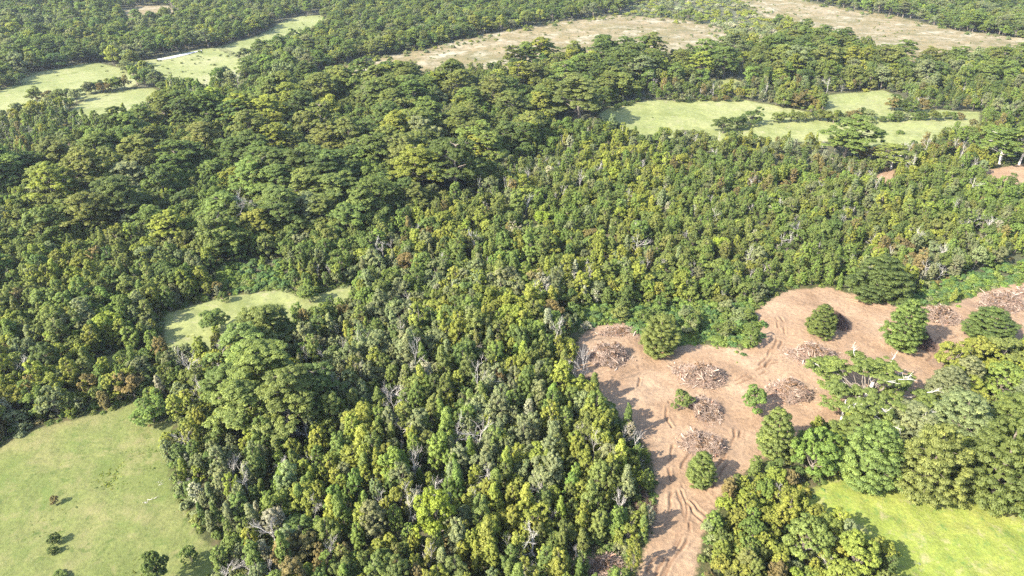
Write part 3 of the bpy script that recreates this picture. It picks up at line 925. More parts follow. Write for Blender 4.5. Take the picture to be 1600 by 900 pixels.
# big tiered beeches in front of the strip pasture and along the ridge
HERO = [(458, 690, 104, 128, "olive"), (388, 688, 92, 112, "mid green"), (432, 640, 110, 122, "olive"), (392, 588, 92, 100, "mid green"), (424, 548, 88, 92, "olive"),
        (498, 655, 86, 104, "dark green"), (362, 640, 78, 84, "mid green")]
hl = ["great spreading beech with flat foliage tiers beside the thicket corner", "spreading flat-tiered beech leaning over the thicket by the pasture", "flat-tiered beech at the middle of the big beech group", "flat-tiered beech below the narrow strip pasture",
      "olive flat-tiered beech covering part of the narrow strip pasture", "greener flat-tiered beech at the shaded hollow of the thicket", "smaller flat-tiered beech between pasture and the great spreading beech"]
for (px, py, wp, hp, tn), lb in zip(HERO, hl):
    x, y, W, H = dims(px, py, wp, hp)
    place("tiered_beech", x, y, H, W, tint_val(tn, rng), label=lb)
    BIG.append((x, y, W * 0.3))

# ------------------------------------------------------------------ old white-limbed beech on the bulldozed earth
def old_beech():
    r = np.random.default_rng(91)
    x, y = unproj(1345, 652)
    root = bpy.data.objects.new("old_beech", None)
    COL.objects.link(root)
    root.location = (x, y, float(terrain(x, y)))
    root.scale = (1.28, 1.28, 1.15)
    root["label"] = "sprawling old beech with bleached white trunk and open flat tiers"
    root["category"] = "tree"
    w_ = Wood(); lf = Leaves(r)
    p = np.array([(-1.2, -0.5, -0.4), (-1.0, -0.3, 2.0), (-0.4, 0.0, 4.2), (0.4, 0.6, 5.8), (0.8, 1.0, 7.4)])
    p = smooth_line(p, 3)
    w_.tube(p, np.linspace(0.7, 0.22, len(p)), 8, 0.8)
    w_.tube([(-3.0, -2.2, -0.3), (-2.8, -2.0, 2.2), (-2.4, -1.6, 5.0), (-2.2, -1.4, 6.2)], [0.62, 0.55, 0.45, 0.2], 7, 0.95)
    w_.tube([(-4.4, -2.2, -0.3), (-4.5, -2.0, 3.0), (-4.6, -1.9, 6.0)], [0.28, 0.22, 0.08], 6, 0.95)
    wl = Wood()
    for k in range(62):
        a = k * 2.399963 + r.uniform(-.4, .4)
        q = 9.0 * math.sqrt(r.uniform(0.04, 1.0))
        z = 8.8 - 0.34 * q + r.normal(0, 0.9)
        o = np.array([math.cos(a), math.sin(a), 0.0]); tg = np.array([-o[1], o[0], 0.0])
        cen = np.array([0.8, 1.5, 0]) + o * q * [1, 1.0, 0] + [0, 0, max(z, 3.5)]
        b = p[r.integers(3, len(p) - 3)]
        (w_ if k % 9 == 0 else wl).tube(curve(b, cen - [0, 0, 0.55], 0.2, 7, r, 0.2), np.linspace(0.17, 0.03, 7), 5, r.uniform(0.6, 1))
        lr, lw = r.uniform(1.3, 2.1), r.uniform(1.2, 1.9)
        tone = r.uniform(0.3, 0.7)
        for j in range(16):
            e, f = r.uniform(-1, 1, 2)
            if e * e + f * f > 1: continue
            c_ = cen + o * e * lr + tg * f * lw + [0, 0, r.normal(0, 0.12)]
            lf.tuft(c_, r.uniform(0.45, 0.8), 38, 0.3, 0.95, 0.28, np.array([0, 0, 0.9]) + o * 0.25, tone)
        if r.random() < 0.22:
            grow(w_, r, cen + [0, 0, -0.1], (o + [0, 0, 0.5]) / 1.12, 2.2, 0.09, 1, 0.9)
    wv, wf, wt = w_.get()
    link("trunk", mesh_from("old_beech_trunk", wv, wf, [m_pale], smooth=True), root, label="bleached white trunk and limbs")
    wv, wf, wt = wl.get()
    link("limbs", mesh_from("old_beech_limbs", wv, wf, [m_bark], smooth=True), root)
    V, F, nn, t = lf.mesh("", None)
    c = link("crown", mesh_from("old_beech_crown", V, F, [m_leaf], normals=nn, attrs={"leaf_tone": t}), root)
    c["tint"] = tint_val("mid green", r)
    BIG.append((x, y + 2, 6.0))
old_beech()

# ------------------------------------------------------------------ brush heaps
def heap_mesh(name, rx, ry, h, nst, seed, mat, dark=False):
    r = np.random.default_rng(seed)
    w_ = Wood()
    lump = [(r.uniform(-0.6, 0.6) * rx, r.uniform(-0.5, 0.5) * ry, r.uniform(0.35, 0.7)) for _ in range(6)]
    def hz(x, y):
        v = 0
        for lx, ly, lh in lump:
            v = np.maximum(v, lh * np.exp(-(((x - lx) / (0.5 * rx)) ** 2 + ((y - ly) / (0.55 * ry)) ** 2)))
        e = np.maximum(0.0, 1 - (x / rx) ** 2 - (y / ry) ** 2)
        return h * (v * 1.3) * e ** 0.55
    a = r.uniform(0, 2 * math.pi, nst); q = np.sqrt(r.uniform(0, 1, nst)) * np.where(r.random(nst) < 0.85, 0.98, 1.15)
    q *= 1 + 0.22 * np.sin(2 * a + seed) + 0.16 * np.sin(3 * a + 2.1 * seed) + np.where(r.random(nst) < 0.06, r.uniform(0, 0.6, nst), 0)
    x, y = np.cos(a) * q * rx, np.sin(a) * q * ry
    z = hz(x, y) * r.uniform(0.45, 1.05, nst) + 0.05
    d = r.normal(0, 1, (nst, 3)); d[:, 2] = d[:, 2] * 0.38 + np.where(r.random(nst) < 0.7, 0.15, 0.7)
    d /= np.linalg.norm(d, axis=1)[:, None]
    ln = np.where(r.random(nst) < 0.85, r.uniform(0.4, 1.7, nst), r.uniform(1.6, 3.2, nst))[:, None]
    c_ = np.stack([x, y, z], 1)
    a0, a1 = c_ - d * ln * 0.5, c_ + d * ln * 0.5
    a0[:, 2] = np.maximum(a0[:, 2], -0.05); a1[:, 2] = np.maximum(a1[:, 2], 0)
    rad = np.where(r.random(nst) < 0.955, r.uniform(0.010, 0.034, nst), r.uniform(0.06, 0.22, nst)) * (0.6 if dark else 1)
    w_.sticks(a0, (a0 + a1) / 2 + r.normal(0, 0.11, (nst, 3)) * ln, a1, rad, np.clip(r.normal(0.55, 0.25, nst), 0, 1), 4)
    V, F, T = w_.get()
    st = mesh_from(name + "_sticks", V, F, [mat], attrs={"leaf_tone": T})
    # mound of earth and matted twigs beneath
    nu, nv = 26, 9
    vs = [(0, 0, hz(0, 0) * 0.62)]
    for i in range(1, nv + 1):
        for j in range(nu):
            a = 2 * math.pi * j / nu; q = i / nv
            jx = q * (1 + 0.22 * math.sin(2 * a + seed) + 0.16 * math.sin(3 * a + 2.1 * seed))
            x, y = math.cos(a) * jx * rx, math.sin(a) * jx * ry
            z = hz(x, y) * r.uniform(0.52, 0.78) if i < nv else -0.15
            vs.append((x, y, z))
    fs = [(0, 1 + j, 1 + (j + 1) % nu) for j in range(nu)]
    for i in range(nv - 1):
        b = 1 + i * nu
        fs += [(b + j, b + nu + j, b + nu + (j + 1) % nu, b + (j + 1) % nu) for j in range(nu)]
    return st, mesh_from(name + "_mound", vs, fs, [m_mound], smooth=True)

m_mound, n, N, L, B = mat_new("gap_shade_brush")
t = nz(n, 3.0, 7, 0.75, coords(n))
L.new(ramp(n, t.outputs[0], [(0.3, (0.035, 0.022, 0.016)), (0.5, (0.10, 0.062, 0.042)), (0.7, (0.20, 0.135, 0.095))]).outputs[0], B.inputs["Base Color"])  # mound colour kept dark to stand in for shade between sticks
B.inputs["Roughness"].default_value = 1.0
bump(n, t.outputs[0], 1.0, 0.3, B)

# cx, cy (centre of footprint), width px, height px, rotation, sticks, dark (tree shadow put into the brush colour), label
HEAPS = [
    (952, 562, 66, 54, -20, 1500, 0, "tall tan brush heap beside the thicket at the clearing corner"),
    (965, 522, 80, 26, 5, 700, 0, "low scattered brush strewn before the brambles"),
    (1092, 592, 98, 46, -8, 1900, 0, "largest oval brush heap in the middle of bulldozed earth"),
    (1102, 645, 56, 48, 20, 1300, 0, "brush heap next to the small round tree"),
    (1098, 700, 72, 48, -25, 1500, 0, "pale brush heap with thick split logs where the clearing narrows"),
    (1268, 562, 82, 42, -6, 1300, 0, "reddish brush heap near the white-limbed old beech"),
    (1232, 618, 72, 48, 15, 1400, 0, "brush heap on the near rim of the bulldozed earth"),
    (1305, 508, 46, 32, 20, 1200, 1, "brush heap with tree shadow in its dark colour behind the lone beech"),
    (1440, 540, 44, 44, 30, 1200, 1, "brush heap with tree shadow in its dark colour beside the upright tiered beech"),
    (1468, 500, 82, 30, 10, 1200, 0, "brush heap under the bramble bank"),
    (1560, 478, 90, 34, 20, 1300, 0, "long brush heap at the outer end of bare earth"),
    (1625, 462, 80, 34, 20, 900, 0, "outermost brush heap along the bramble bank"),
    (935, 893, 90, 50, 10, 1200, 0, "felled brush and branches beside the dirt track"),
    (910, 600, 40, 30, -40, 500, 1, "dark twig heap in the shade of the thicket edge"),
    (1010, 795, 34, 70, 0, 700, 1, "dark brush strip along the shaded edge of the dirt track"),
]
for i, (px, py, wp, hp, rot, ns, dark, lb) in enumerate(HEAPS):
    x, y = unproj(px, py)
    zt = float(terrain(x, y))
    dep = float(proj(x, y, zt)[2]); s = dep / FPX
    th = math.atan2(CAM_H, math.hypot(x, y))
    rx = wp * s / 2; ry = min(hp * s / 2 / math.sin(th) * 0.8, rx * 1.1 if hp < 60 else 9)
    h = min(5.0, 0.9 * min(rx, ry) + 0.8); ns = int(ns * 2.2)
    if ns <= 1600: h *= 0.35
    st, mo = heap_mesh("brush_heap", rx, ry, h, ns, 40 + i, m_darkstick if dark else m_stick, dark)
    root = bpy.data.objects.new("brush_heap", None)
    COL.objects.link(root)
    root.location = (x, y, zt + 0.25)
    root.rotation_euler = (0, 0, R(rot))
    root["label"] = lb; root["category"] = "brush heap"; root["group"] = "brush heaps on the bulldozed earth"
    link("mound", mo, root)
    link("branches", st, root, kind="stuff")
    lr_ = np.random.default_rng(300 + i); lv_ = Leaves(lr_)
    vv = np.empty(len(mo.vertices) * 3, np.float32); mo.vertices.foreach_get("co", vv); vv = vv.reshape(-1, 3)
    for q in vv[lr_.permutation(len(vv))[:70]]:
        if q[2] > 0.05:
            lv_.tuft(q * [1, 1, 1.45], lr_.uniform(0.3, 0.7), 22, 0.6, 0.4, 0.17)
    if lv_.c:
        V, F, nn_, t_ = lv_.mesh("", None)
        wl_ = link("withered_leaves", mesh_from("withered_leaves", V, F, [m_leaf], normals=nn_, attrs={"leaf_tone": t_}), root, kind="stuff")
        wl_["tint"] = [float(q) for q in (np.array((0.085, 0.055, 0.04)) if dark else np.array((0.22, 0.135, 0.085)) * lr_.uniform(0.8, 1.15))]  # on dark heaps the leaf colour carries the tree shadow too
    BIG.append((x, y, max(rx, ry) * 0.8))

# loose sticks and clods strewn on the bare earth
def litter():
    r = np.random.default_rng(17)
    q = WP["dirt"]; lo, hi = q.min(0), q.max(0)
    pts = r.uniform(lo, hi, (30000, 2))
    d = sdist(pts[:, 0], pts[:, 1], q)
    hp = np.array([unproj(h[0], h[1]) for h in HEAPS])
    near = np.min(np.hypot(pts[:, None, 0] - hp[None, :, 0], pts[:, None, 1] - hp[None, :, 1]), 1)
    pr = 0.05 + 0.5 * np.exp(-near / 5.0) + 0.35 * np.exp(-np.maximum(d, 0) / 1.5)
    pr *= 0.3 + 1.4 * vn(pts[:, 0], pts[:, 1], 6, 9)
    pts = pts[(d > 0) & (r.uniform(0, 1, len(d)) < pr)][:6000]
    w_ = Wood(); k = len(pts)
    a = r.uniform(0, 6.28, k); ln = r.uniform(0.15, 0.9, k) * np.where(r.random(k) < 0.06, 2.2, 1)
    d_ = np.stack([np.cos(a), np.sin(a), r.normal(0, 0.12, k)], 1) * (ln / 2)[:, None]
    rad = r.uniform(0.015, 0.05, k)
    c_ = np.stack([pts[:, 0], pts[:, 1], terrain(pts[:, 0], pts[:, 1]) + 0.28 + rad], 1)
    w_.sticks(c_ - d_, c_ + [0, 0, 0.03], c_ + d_, rad, np.clip(r.normal(0.5, 0.28, k), 0, 1), 3)
    V, F, T = w_.get()
    link("wood_litter", mesh_from("wood_litter", V, F, [m_stick], attrs={"leaf_tone": T}), kind="stuff", label="loose sticks and splinters strewn over the bulldozed earth", category="litter")
litter()

# fallen timber on the pasture, stump in the bright grass
def fallen(px, py, ln, rot, seed, label, depth=2, rad=0.16):
    r = np.random.default_rng(seed)
    x, y = unproj(px, py)
    w_ = Wood()
    grow(w_, r, np.array([-ln / 2, 0, rad * 1.2]), np.array([1, 0, 0.03]), ln, rad, depth, 0.9)
    V, F, T = w_.get()
    V[:, 2] = np.clip(np.abs(V[:, 2]) * 0.55, 0, 0.9)
    o = link("fallen_branch" if depth else "fallen_log", mesh_from("fallen", V, F, [m_pale], smooth=True), label=label, category="branch" if depth else "log")
    o.location = (x, y, float(terrain(x, y)) + 0.12)
    o.rotation_euler = (0, 0, R(rot))
fallen(221, 783, 3.4, 8, 1, "bleached fallen branch lying on the large open pasture", 2)
fallen(240, 766, 3.6, 45, 2, "grey twiggy fallen limb at the pasture edge", 3, 0.09)
fallen(217, 843, 1.8, 50, 3, "short pale log lying on the pasture", 0, 0.1)
fallen(112, 849, 0.8, 100, 4, "tiny bleached stick beside the twin dark trees", 1, 0.05)
fallen(965, 875, 4.5, 115, 5, "long pale stripped trunk lying in felled brush by dirt track", 1, 0.14)
fallen(285, 838, 1.5, 20, 6, "weathered stick pile by the thicket edge of the pasture", 2, 0.06)

def stump():
    r = np.random.default_rng(3)
    x, y = unproj(1594, 808)
    w_ = Wood()
    w_.tube([(0, 0, -0.3), (0, 0, 0.2), (0.05, 0, 0.7), (0.1, 0.02, 0.95)], [0.75, 0.55, 0.45, 0.30], 9, 0.8)
    for k in range(6):
        a = k * 1.05 + r.uniform(-.2, .2)
        w_.tube([(0.3 * math.cos(a), 0.3 * math.sin(a), 0.25), (1.0 * math.cos(a), 1.0 * math.sin(a), -0.1)], [0.2, 0.06], 5, 0.7)
    V, F, T = w_.get()
    o = link("tree_stump", mesh_from("tree_stump", V, F, [m_pale], smooth=True), label="pale weathered stump at the edge of bright grass clearing", category="stump")
    o.location = (x, y, float(terrain(x, y)) + 0.1)
stump()

# bleached snags rising from the canopy
SNAG = [(425, 300, 34, "cluster of bleached snag poles above the ridge beeches", 2), (392, 368, 60, "white-branched dead trunk under the ridge beeches", 0), (300, 610, 46, "bare silver dead tree by the flat-tiered beech", 1), (318, 640, 40, "leaning bare dead tree in the thicket near the flat-tiered beeches", 3),
        (745, 640, 50, "thin dead tree in the shaded hollow of the thicket", 4), (1362, 305, 26, "pale dead tree beside the small dirt patch", 5)]
for px, py, hp, lb, f in SNAG:
    x, y, W, H = dims(px, py, hp * 0.5, hp)
    place("dead_tree", x, y, H * 1.35, H * 0.55, None, form=f, label=lb)

# ------------------------------------------------------------------ scatter the forest
def scatter(y0, y1, sp, margin=1.16):
    ys = np.arange(y0, y1, sp * 0.866)
    pts = []
    for k, yy in enumerate(ys):
        half = (yy * CP + 50) / FPX * 800 * margin + 12
        xs = np.arange(-half, half, sp) + (k % 2) * sp / 2
        pts.append(np.stack([xs, np.full(len(xs), yy)], 1))
    p = np.concatenate(pts)
    return p + rng.uniform(-0.42, 0.42, p.shape) * sp

bands = [(48, 170, 2.7), (170, 270, 3.15), (270, 400, 4.6), (400, 620, 6.6), (620, 1250, 8.6)]
pts = np.concatenate([scatter(*b) for b in bands])
bsz = np.concatenate([np.full(len(scatter(*b)), b[2]) for b in bands]) if False else None
px_, py_, dep_ = proj(pts[:, 0], pts[:, 1], terrain(pts[:, 0], pts[:, 1]))
clear = np.full(len(pts), -1e9)
for k in CLEAR:
    q = WP[k]
    lo, hi = q.min(0) - 15, q.max(0) + 15
    m = ((pts > lo) & (pts < hi)).all(1)
    clear[m] = np.maximum(clear[m], sdist(pts[m, 0], pts[m, 1], q))
zin = {k: inside(pts[:, 0], pts[:, 1], v) for k, v in ZW.items()}
big = np.array(BIG)
ok = clear < -0.9
for bx, by, br in BIG:
    ok &= np.hypot(pts[:, 0] - bx, pts[:, 1] - by) > br
ok &= ~(zin["bramble_a"] | zin["bramble_b"] | zin["bramble_c"])
thin = vn(pts[:, 0], pts[:, 1], 14, 61)
ok &= rng.uniform(0, 1, len(pts)) > 0.16 * (thin > 0.72)

REC = {k: [] for k in FORMS}     # kind -> list of (x, y, h, w, tintname)
n1 = vn(pts[:, 0], pts[:, 1], 45, 71); n2 = vn(pts[:, 0], pts[:, 1], 18, 72); n3 = vn(pts[:, 0], pts[:, 1], 70, 73)

TNOISE = {t: vn(pts[:, 0], pts[:, 1], 17, 900 + q) for q, t in enumerate(TN)}
CUR = [None]
def pick(weights):
    k = list(weights)
    w_ = np.array([weights[i] * (math.exp(5.0 * (TNOISE[i][CUR[0]] - 0.5)) if CUR[0] is not None and i in TNOISE else 1.0) for i in k], float)
    return k[int(rng.choice(len(k), p=w_ / w_.sum()))]

for i in np.nonzero(ok)[0]:
    x, y = pts[i]
    CUR[0] = i
    d = dep_[i]
    a, b, c3 = n1[i], n2[i], n3[i]
    far = y > 400
    if zin["scrub"][i]:
        REC["shrub"].append((x, y, rng.uniform(2.0, 4.0), rng.uniform(5, 8), pick({"grey-green": 5, "yellow-green": 3, "pale silvery": 0.8}))); continue
    if zin["ridge"][i]:
        u = rng.random()
        sp2 = (0.085 if y < 270 else (0.17 if y < 400 else 0.30)) * (0.45 + 1.1 * a)
        if u < sp2:
            s = rng.uniform(0.62, 1.22)
            if rng.random() < 0.28:
                REC["round_tree"].append((x, y, 11.5 * s, 10.5 * s, pick({"olive": 5, "mid green": 4, "dark green": 3, "yellow-green": 1.5}))); continue
            REC["tiered_beech"].append((x, y, 15 * s, 14.5 * s, pick({"olive": 5, "mid green": 4, "dark green": 4, "yellow-green": 1.2, "grey-green": 0.6}))); continue
        if u < sp2 + 0.3 and y < 400:
            REC["round_tree"].append((x, y, rng.uniform(5, 8.5), rng.uniform(4.5, 6.5), pick({"mid green": 4, "olive": 3, "dark green": 3, "fresh green": 1.5, "grey-green": 1}))); continue
        REC["slender_tree"].append((x, y, rng.uniform(5, 8.5), rng.uniform(3.2, 4.8), pick({"mid green": 4, "olive": 3, "dark green": 2.5, "yellow-green": 1.2, "grey-green": 0.8}))); continue
    if far:
        pale = np.clip((b - 0.55) * 3, 0, 1)
        tn = pick({"mid green": 4, "dark green": 2.5 + 4 * max(0, a - 0.5), "fresh green": 2, "olive": 3, "grey-green": 1.5 + 3 * pale, "yellow-green": 1.0})
        if rng.random() < 0.75:
            REC["round_tree"].append((x, y, rng.uniform(5.5, 13), rng.uniform(6.5, 10.5), tn))
        else:
            s = rng.uniform(0.7, 1.0)
            REC["tiered_beech"].append((x, y, 15 * s, 12 * s, tn))
        continue
    edge = clear[i] > -5
    if zin["dome_right"][i]:
        if rng.random() < 0.16:
            REC["dome_beech"].append((x, y, rng.uniform(7, 11), rng.uniform(7, 9.5), pick({"olive": 3, "yellow-green": 2, "grey-green": 3, "mid green": 2})))
        elif rng.random() < 0.5:
            REC["round_tree"].append((x, y, rng.uniform(4, 6.5), rng.uniform(4.5, 6), pick({"yellow-green": 4, "fresh green": 2, "olive": 2})))
        continue
    yel = np.clip(a * 1.6 - 0.3, 0, 1)
    if zin["thicket_mid"][i]:
        tn = pick({"yellow-green": 3.5 + 2.5 * yel, "fresh green": 2.6, "mid green": 2.2, "olive": 2.6, "grey-green": 2.4 + 2.5 * b, "dark green": 0.8, "pale silvery": 0.55, "russet": 0.25})
        kd = pick({"slender_tree": 5, "columnar_tree": 2.4, "round_tree": 1.3, "dead_tree": 0.9, "shrub": 0.5})
        hh = rng.uniform(6.0, 9.6)
    elif zin["thicket_left"][i]:
        tn = pick({"yellow-green": 4, "olive": 4, "mid green": 2.2, "fresh green": 1.4, "dark green": 1.2, "grey-green": 1.3, "russet": 0.7, "pale silvery": 0.25})
        kd = pick({"slender_tree": 3, "round_tree": 4.5, "columnar_tree": 0.8, "dead_tree": 0.12, "shrub": 0.8})
        hh = rng.uniform(5.0, 8.5)
    elif zin["right"][i]:
        tn = pick({"yellow-green": 5, "fresh green": 3, "olive": 3, "mid green": 1.5, "grey-green": 1.2, "russet": 0.7})
        kd = pick({"slender_tree": 1.5, "round_tree": 5, "dead_tree": 0.15, "shrub": 1.2})
        hh = rng.uniform(4.5, 7)
    else:
        tn = pick({"yellow-green": 1.5 + 4 * yel, "olive": 3.6, "mid green": 2.6, "fresh green": 1.6, "dark green": 0.9 + 1.8 * (1 - yel), "grey-green": 1.2 + 3.0 * max(0, b - 0.4), "pale silvery": 0.40 if b > 0.45 else 0.1, "russet": 0.45})
        kd = pick({"slender_tree": 3.6, "round_tree": 3.2, "columnar_tree": 0.7, "dead_tree": 0.75 if b > 0.5 else 0.25, "shrub": 0.8})
        hh = rng.uniform(4.5, 8.0)
    # the tall shaded belt behind the hero beeches
    if kd == "round_tree" and tn == "pale silvery": tn = "grey-green"
    hh *= (0.84 + 0.45 * c3) * rng.choice([0.8, 1.0, 1.0, 1.18])
    if edge: hh *= 0.86
    if kd == "slender_tree": REC[kd].append((x, y, hh, hh * (rng.uniform(0.30, 0.43) if zin["thicket_mid"][i] else rng.uniform(0.36, 0.52)), tn))
    elif kd == "columnar_tree": REC[kd].append((x, y, hh * 1.02, hh * rng.uniform(0.26, 0.36), tn))
    elif kd == "round_tree": REC[kd].append((x, y, hh * 0.85, hh * rng.uniform(0.54, 0.80), tn))
    elif kd == "dead_tree": REC[kd].append((x, y, hh * rng.uniform(0.8, 1.1), hh * rng.uniform(0.25, 0.5), "pale silvery"))
    else: REC["shrub"].append((x, y, rng.uniform(1.5, 3.0), rng.uniform(2.5, 4.5), tn))

CUR[0] = None
# undergrowth and brambles
ug = np.concatenate([scatter(48, 180, 2.1), scatter(180, 290, 3.0)])
cl = np.full(len(ug), -1e9)
for k in CLEAR:
    q = WP[k]; lo, hi = q.min(0) - 15, q.max(0) + 15
    m = ((ug > lo) & (ug < hi)).all(1)
    cl[m] = np.maximum(cl[m], sdist(ug[m, 0], ug[m, 1], q))
brm = inside(ug[:, 0], ug[:, 1], ZW["bramble_a"]) | inside(ug[:, 0], ug[:, 1], ZW["bramble_b"]) | inside(ug[:, 0], ug[:, 1], ZW["bramble_c"])
BRAMBLE = []
for i in range(len(ug)):
    x, y = ug[i]
    if brm[i] and cl[i] < 0.3:
        for _ in range(2):
            BRAMBLE.append((x + rng.normal(0, .6), y + rng.normal(0, .6), rng.uniform(0.9, 2.2), rng.uniform(2.0, 3.6), pick({"fresh green": 5, "blue-green": 5, "mid green": 1, "grey-green": 0.6})))
    elif cl[i] < -0.2 and rng.random() < (0.95 if cl[i] > -3 else 0.75):
        REC["shrub"].append((x, y, rng.uniform(0.7, 1.9), rng.uniform(1.4, 3.0), pick({"mid green": 3, "dark green": 2, "olive": 3, "fresh green": 1.5, "grey-green": 1.5, "russet": 0.8})))
# some taller trees standing in the brambles
for q in ("bramble_b",):
    pz = ZW[q]; lo, hi = pz.min(0), pz.max(0)
    cand = rng.uniform(lo, hi, (60, 2))
    for (x, y) in cand:
        if inside(np.array(x), np.array(y), pz) and float(sdist(np.array(x), np.array(y), WP["dirt"])) < -1.5:
            REC["round_tree"].append((x, y, rng.uniform(3, 6), rng.uniform(3, 5), pick({"olive": 3, "mid green": 3, "grey-green": 2, "dark green": 1})))

# rows of bushes across the pale meadow, dots on the far meadows and bogs
for (xa, ya, xb, yb, nn, wd) in ((1205, 192, 1290, 190, 7, 5.5), (1290, 194, 1360, 186, 7, 7), (1360, 192, 1500, 188, 14, 5), (1385, 172, 1440, 176, 6, 7.5), (1215, 168, 1290, 166, 7, 8), (130, 148, 200, 138, 9, 7), (-10, 140, 40, 130, 6, 7), (40, 160, 130, 158, 7, 8), (195, 112, 215, 104, 3, 8), (370, 92, 400, 86, 5, 6), (240, 128, 262, 142, 4, 7), (960, 172, 1000, 160, 6, 3), (1050, 160, 1160, 158, 12, 4), (1060, 214, 1110, 222, 7, 4), (1140, 226, 1200, 226, 6, 5)):
    for k in range(nn):
        t = (k + rng.uniform(0.1, 0.9)) / nn
        x, y = unproj(xa + (xb - xa) * t, ya + (yb - ya) * t + rng.uniform(-2, 2))
        REC["round_tree"].append((x, y, wd * rng.uniform(0.7, 1.15), wd * rng.uniform(0.8, 1.2), pick({"olive": 4, "russet": 1.5, "mid green": 2, "grey-green": 1, "dark green": 1.5})))
for q, nn, hs in (("bog_a", 420, 1.2), ("bog_b", 220, 1.2), ("val_b", 70, 1.0), ("val_c", 40, 1.0), ("val_a", 14, 1.0), ("mead", 14, 0.6)):
    p = WP[q]; lo, hi = p.min(0), p.max(0)
    cand = rng.uniform(lo, hi, (nn * 4, 2))
    m = sdist(cand[:, 0], cand[:, 1], p) > 0.5
    for (x, y) in cand[m][:nn]:
        REC["shrub"].append((x, y, hs * rng.uniform(0.5, 1.6), hs * rng.uniform(1.0, 2.6), pick({"olive": 3, "dark green": 2, "grey-green": 2, "mid green": 1})))
for q, nn, din, hlo, hhi, wlo, whi, tn in (("bog_a", 330, 22, 1.4, 3.6, 2.2, 5.0, {"grey-green": 3, "olive": 3, "dark green": 1, "yellow-green": 1}), ("bog_b", 160, 22, 1.4, 3.6, 2.2, 5.0, {"grey-green": 3, "olive": 3, "dark green": 1}),
                                           ("dirt", 210, 2.4, 0.35, 1.3, 0.7, 2.0, {"fresh green": 3, "mid green": 3, "grey-green": 2, "russet": 2}), ("pasture", 60, 2.0, 0.4, 1.2, 0.7, 1.8, {"mid green": 3, "fresh green": 2, "russet": 1}), ("bright", 60, 2.0, 0.3, 0.9, 0.7, 1.6, {"blue-green": 3, "fresh green": 2, "grey-green": 1})):
    p = WP[q]; lo, hi = p.min(0), p.max(0)
    cand = rng.uniform(lo, hi, (nn * 14, 2))
    dd = sdist(cand[:, 0], cand[:, 1], p)
    m = (dd > 0) & (dd < din * rng.uniform(0, 1, len(dd)) ** 1.5) & (vn(cand[:, 0], cand[:, 1], 6, 95) > 0.4)
    for (x, y) in cand[m][:nn]:
        REC["shrub"].append((x, y, rng.uniform(hlo, hhi), rng.uniform(wlo, whi), pick(tn)))
# reddish stems and cut scrub along the far forest edge
for k in range(16):
    t = k / 15
    x, y = unproj(1345 + 150 * t, 252 - 8 * t + rng.uniform(-4, 4))
    if rng.random() < 0.55: REC["round_tree"].append((x, y, rng.uniform(5, 7), rng.uniform(4, 6), "russet"))
    else: REC["dead_tree"].append((x, y, rng.uniform(6, 8), rng.uniform(3, 4.5), "pale silvery"))
# tussocks on pastures
GRASS = []
for q, nn, tn in (("pasture", 5000, {"fresh green": 3, "yellow-green": 3, "olive": 1}), ("bright", 4200, {"bright lime": 4, "yellow-green": 3, "grey-green": 1.0, "fresh green": 2, "pale silvery": 0.5}), ("strip", 300, {"yellow-green": 2, "fresh green": 2})):
    p = WP[q]; lo, hi = p.min(0), p.max(0)
    cand = rng.uniform(lo, hi, (nn * 3, 2))
    pr = sstep(0.35, 0.8, vn(cand[:, 0], cand[:, 1], 7, 81)) * 0.9 + 0.12
    m = (sdist(cand[:, 0], cand[:, 1], p) > 0) & (rng.uniform(0, 1, len(cand)) < pr)
    for (x, y) in cand[m][:nn]:
        GRASS.append((x, y, rng.uniform(0.12, 0.4), rng.uniform(0.5, 1.3), pick(tn)))
for q, nn, tn in (("pasture", 60, {"dark green": 1, "mid green": 1}), ("bright", 110, {"blue-green": 3, "grey-green": 3, "fresh green": 2, "pale silvery": 1})):
    p = WP[q]; lo, hi = p.min(0), p.max(0)
    cand = rng.uniform(lo, hi, (nn * 4, 2))
    m = sdist(cand[:, 0], cand[:, 1], p) > (1 if q == "pasture" else 0.2)
    for (x, y) in cand[m][:nn]:
        REC["shrub"].append((x, y, rng.uniform(0.25, 0.55), rng.uniform(0.5, 1.2), pick(tn)))

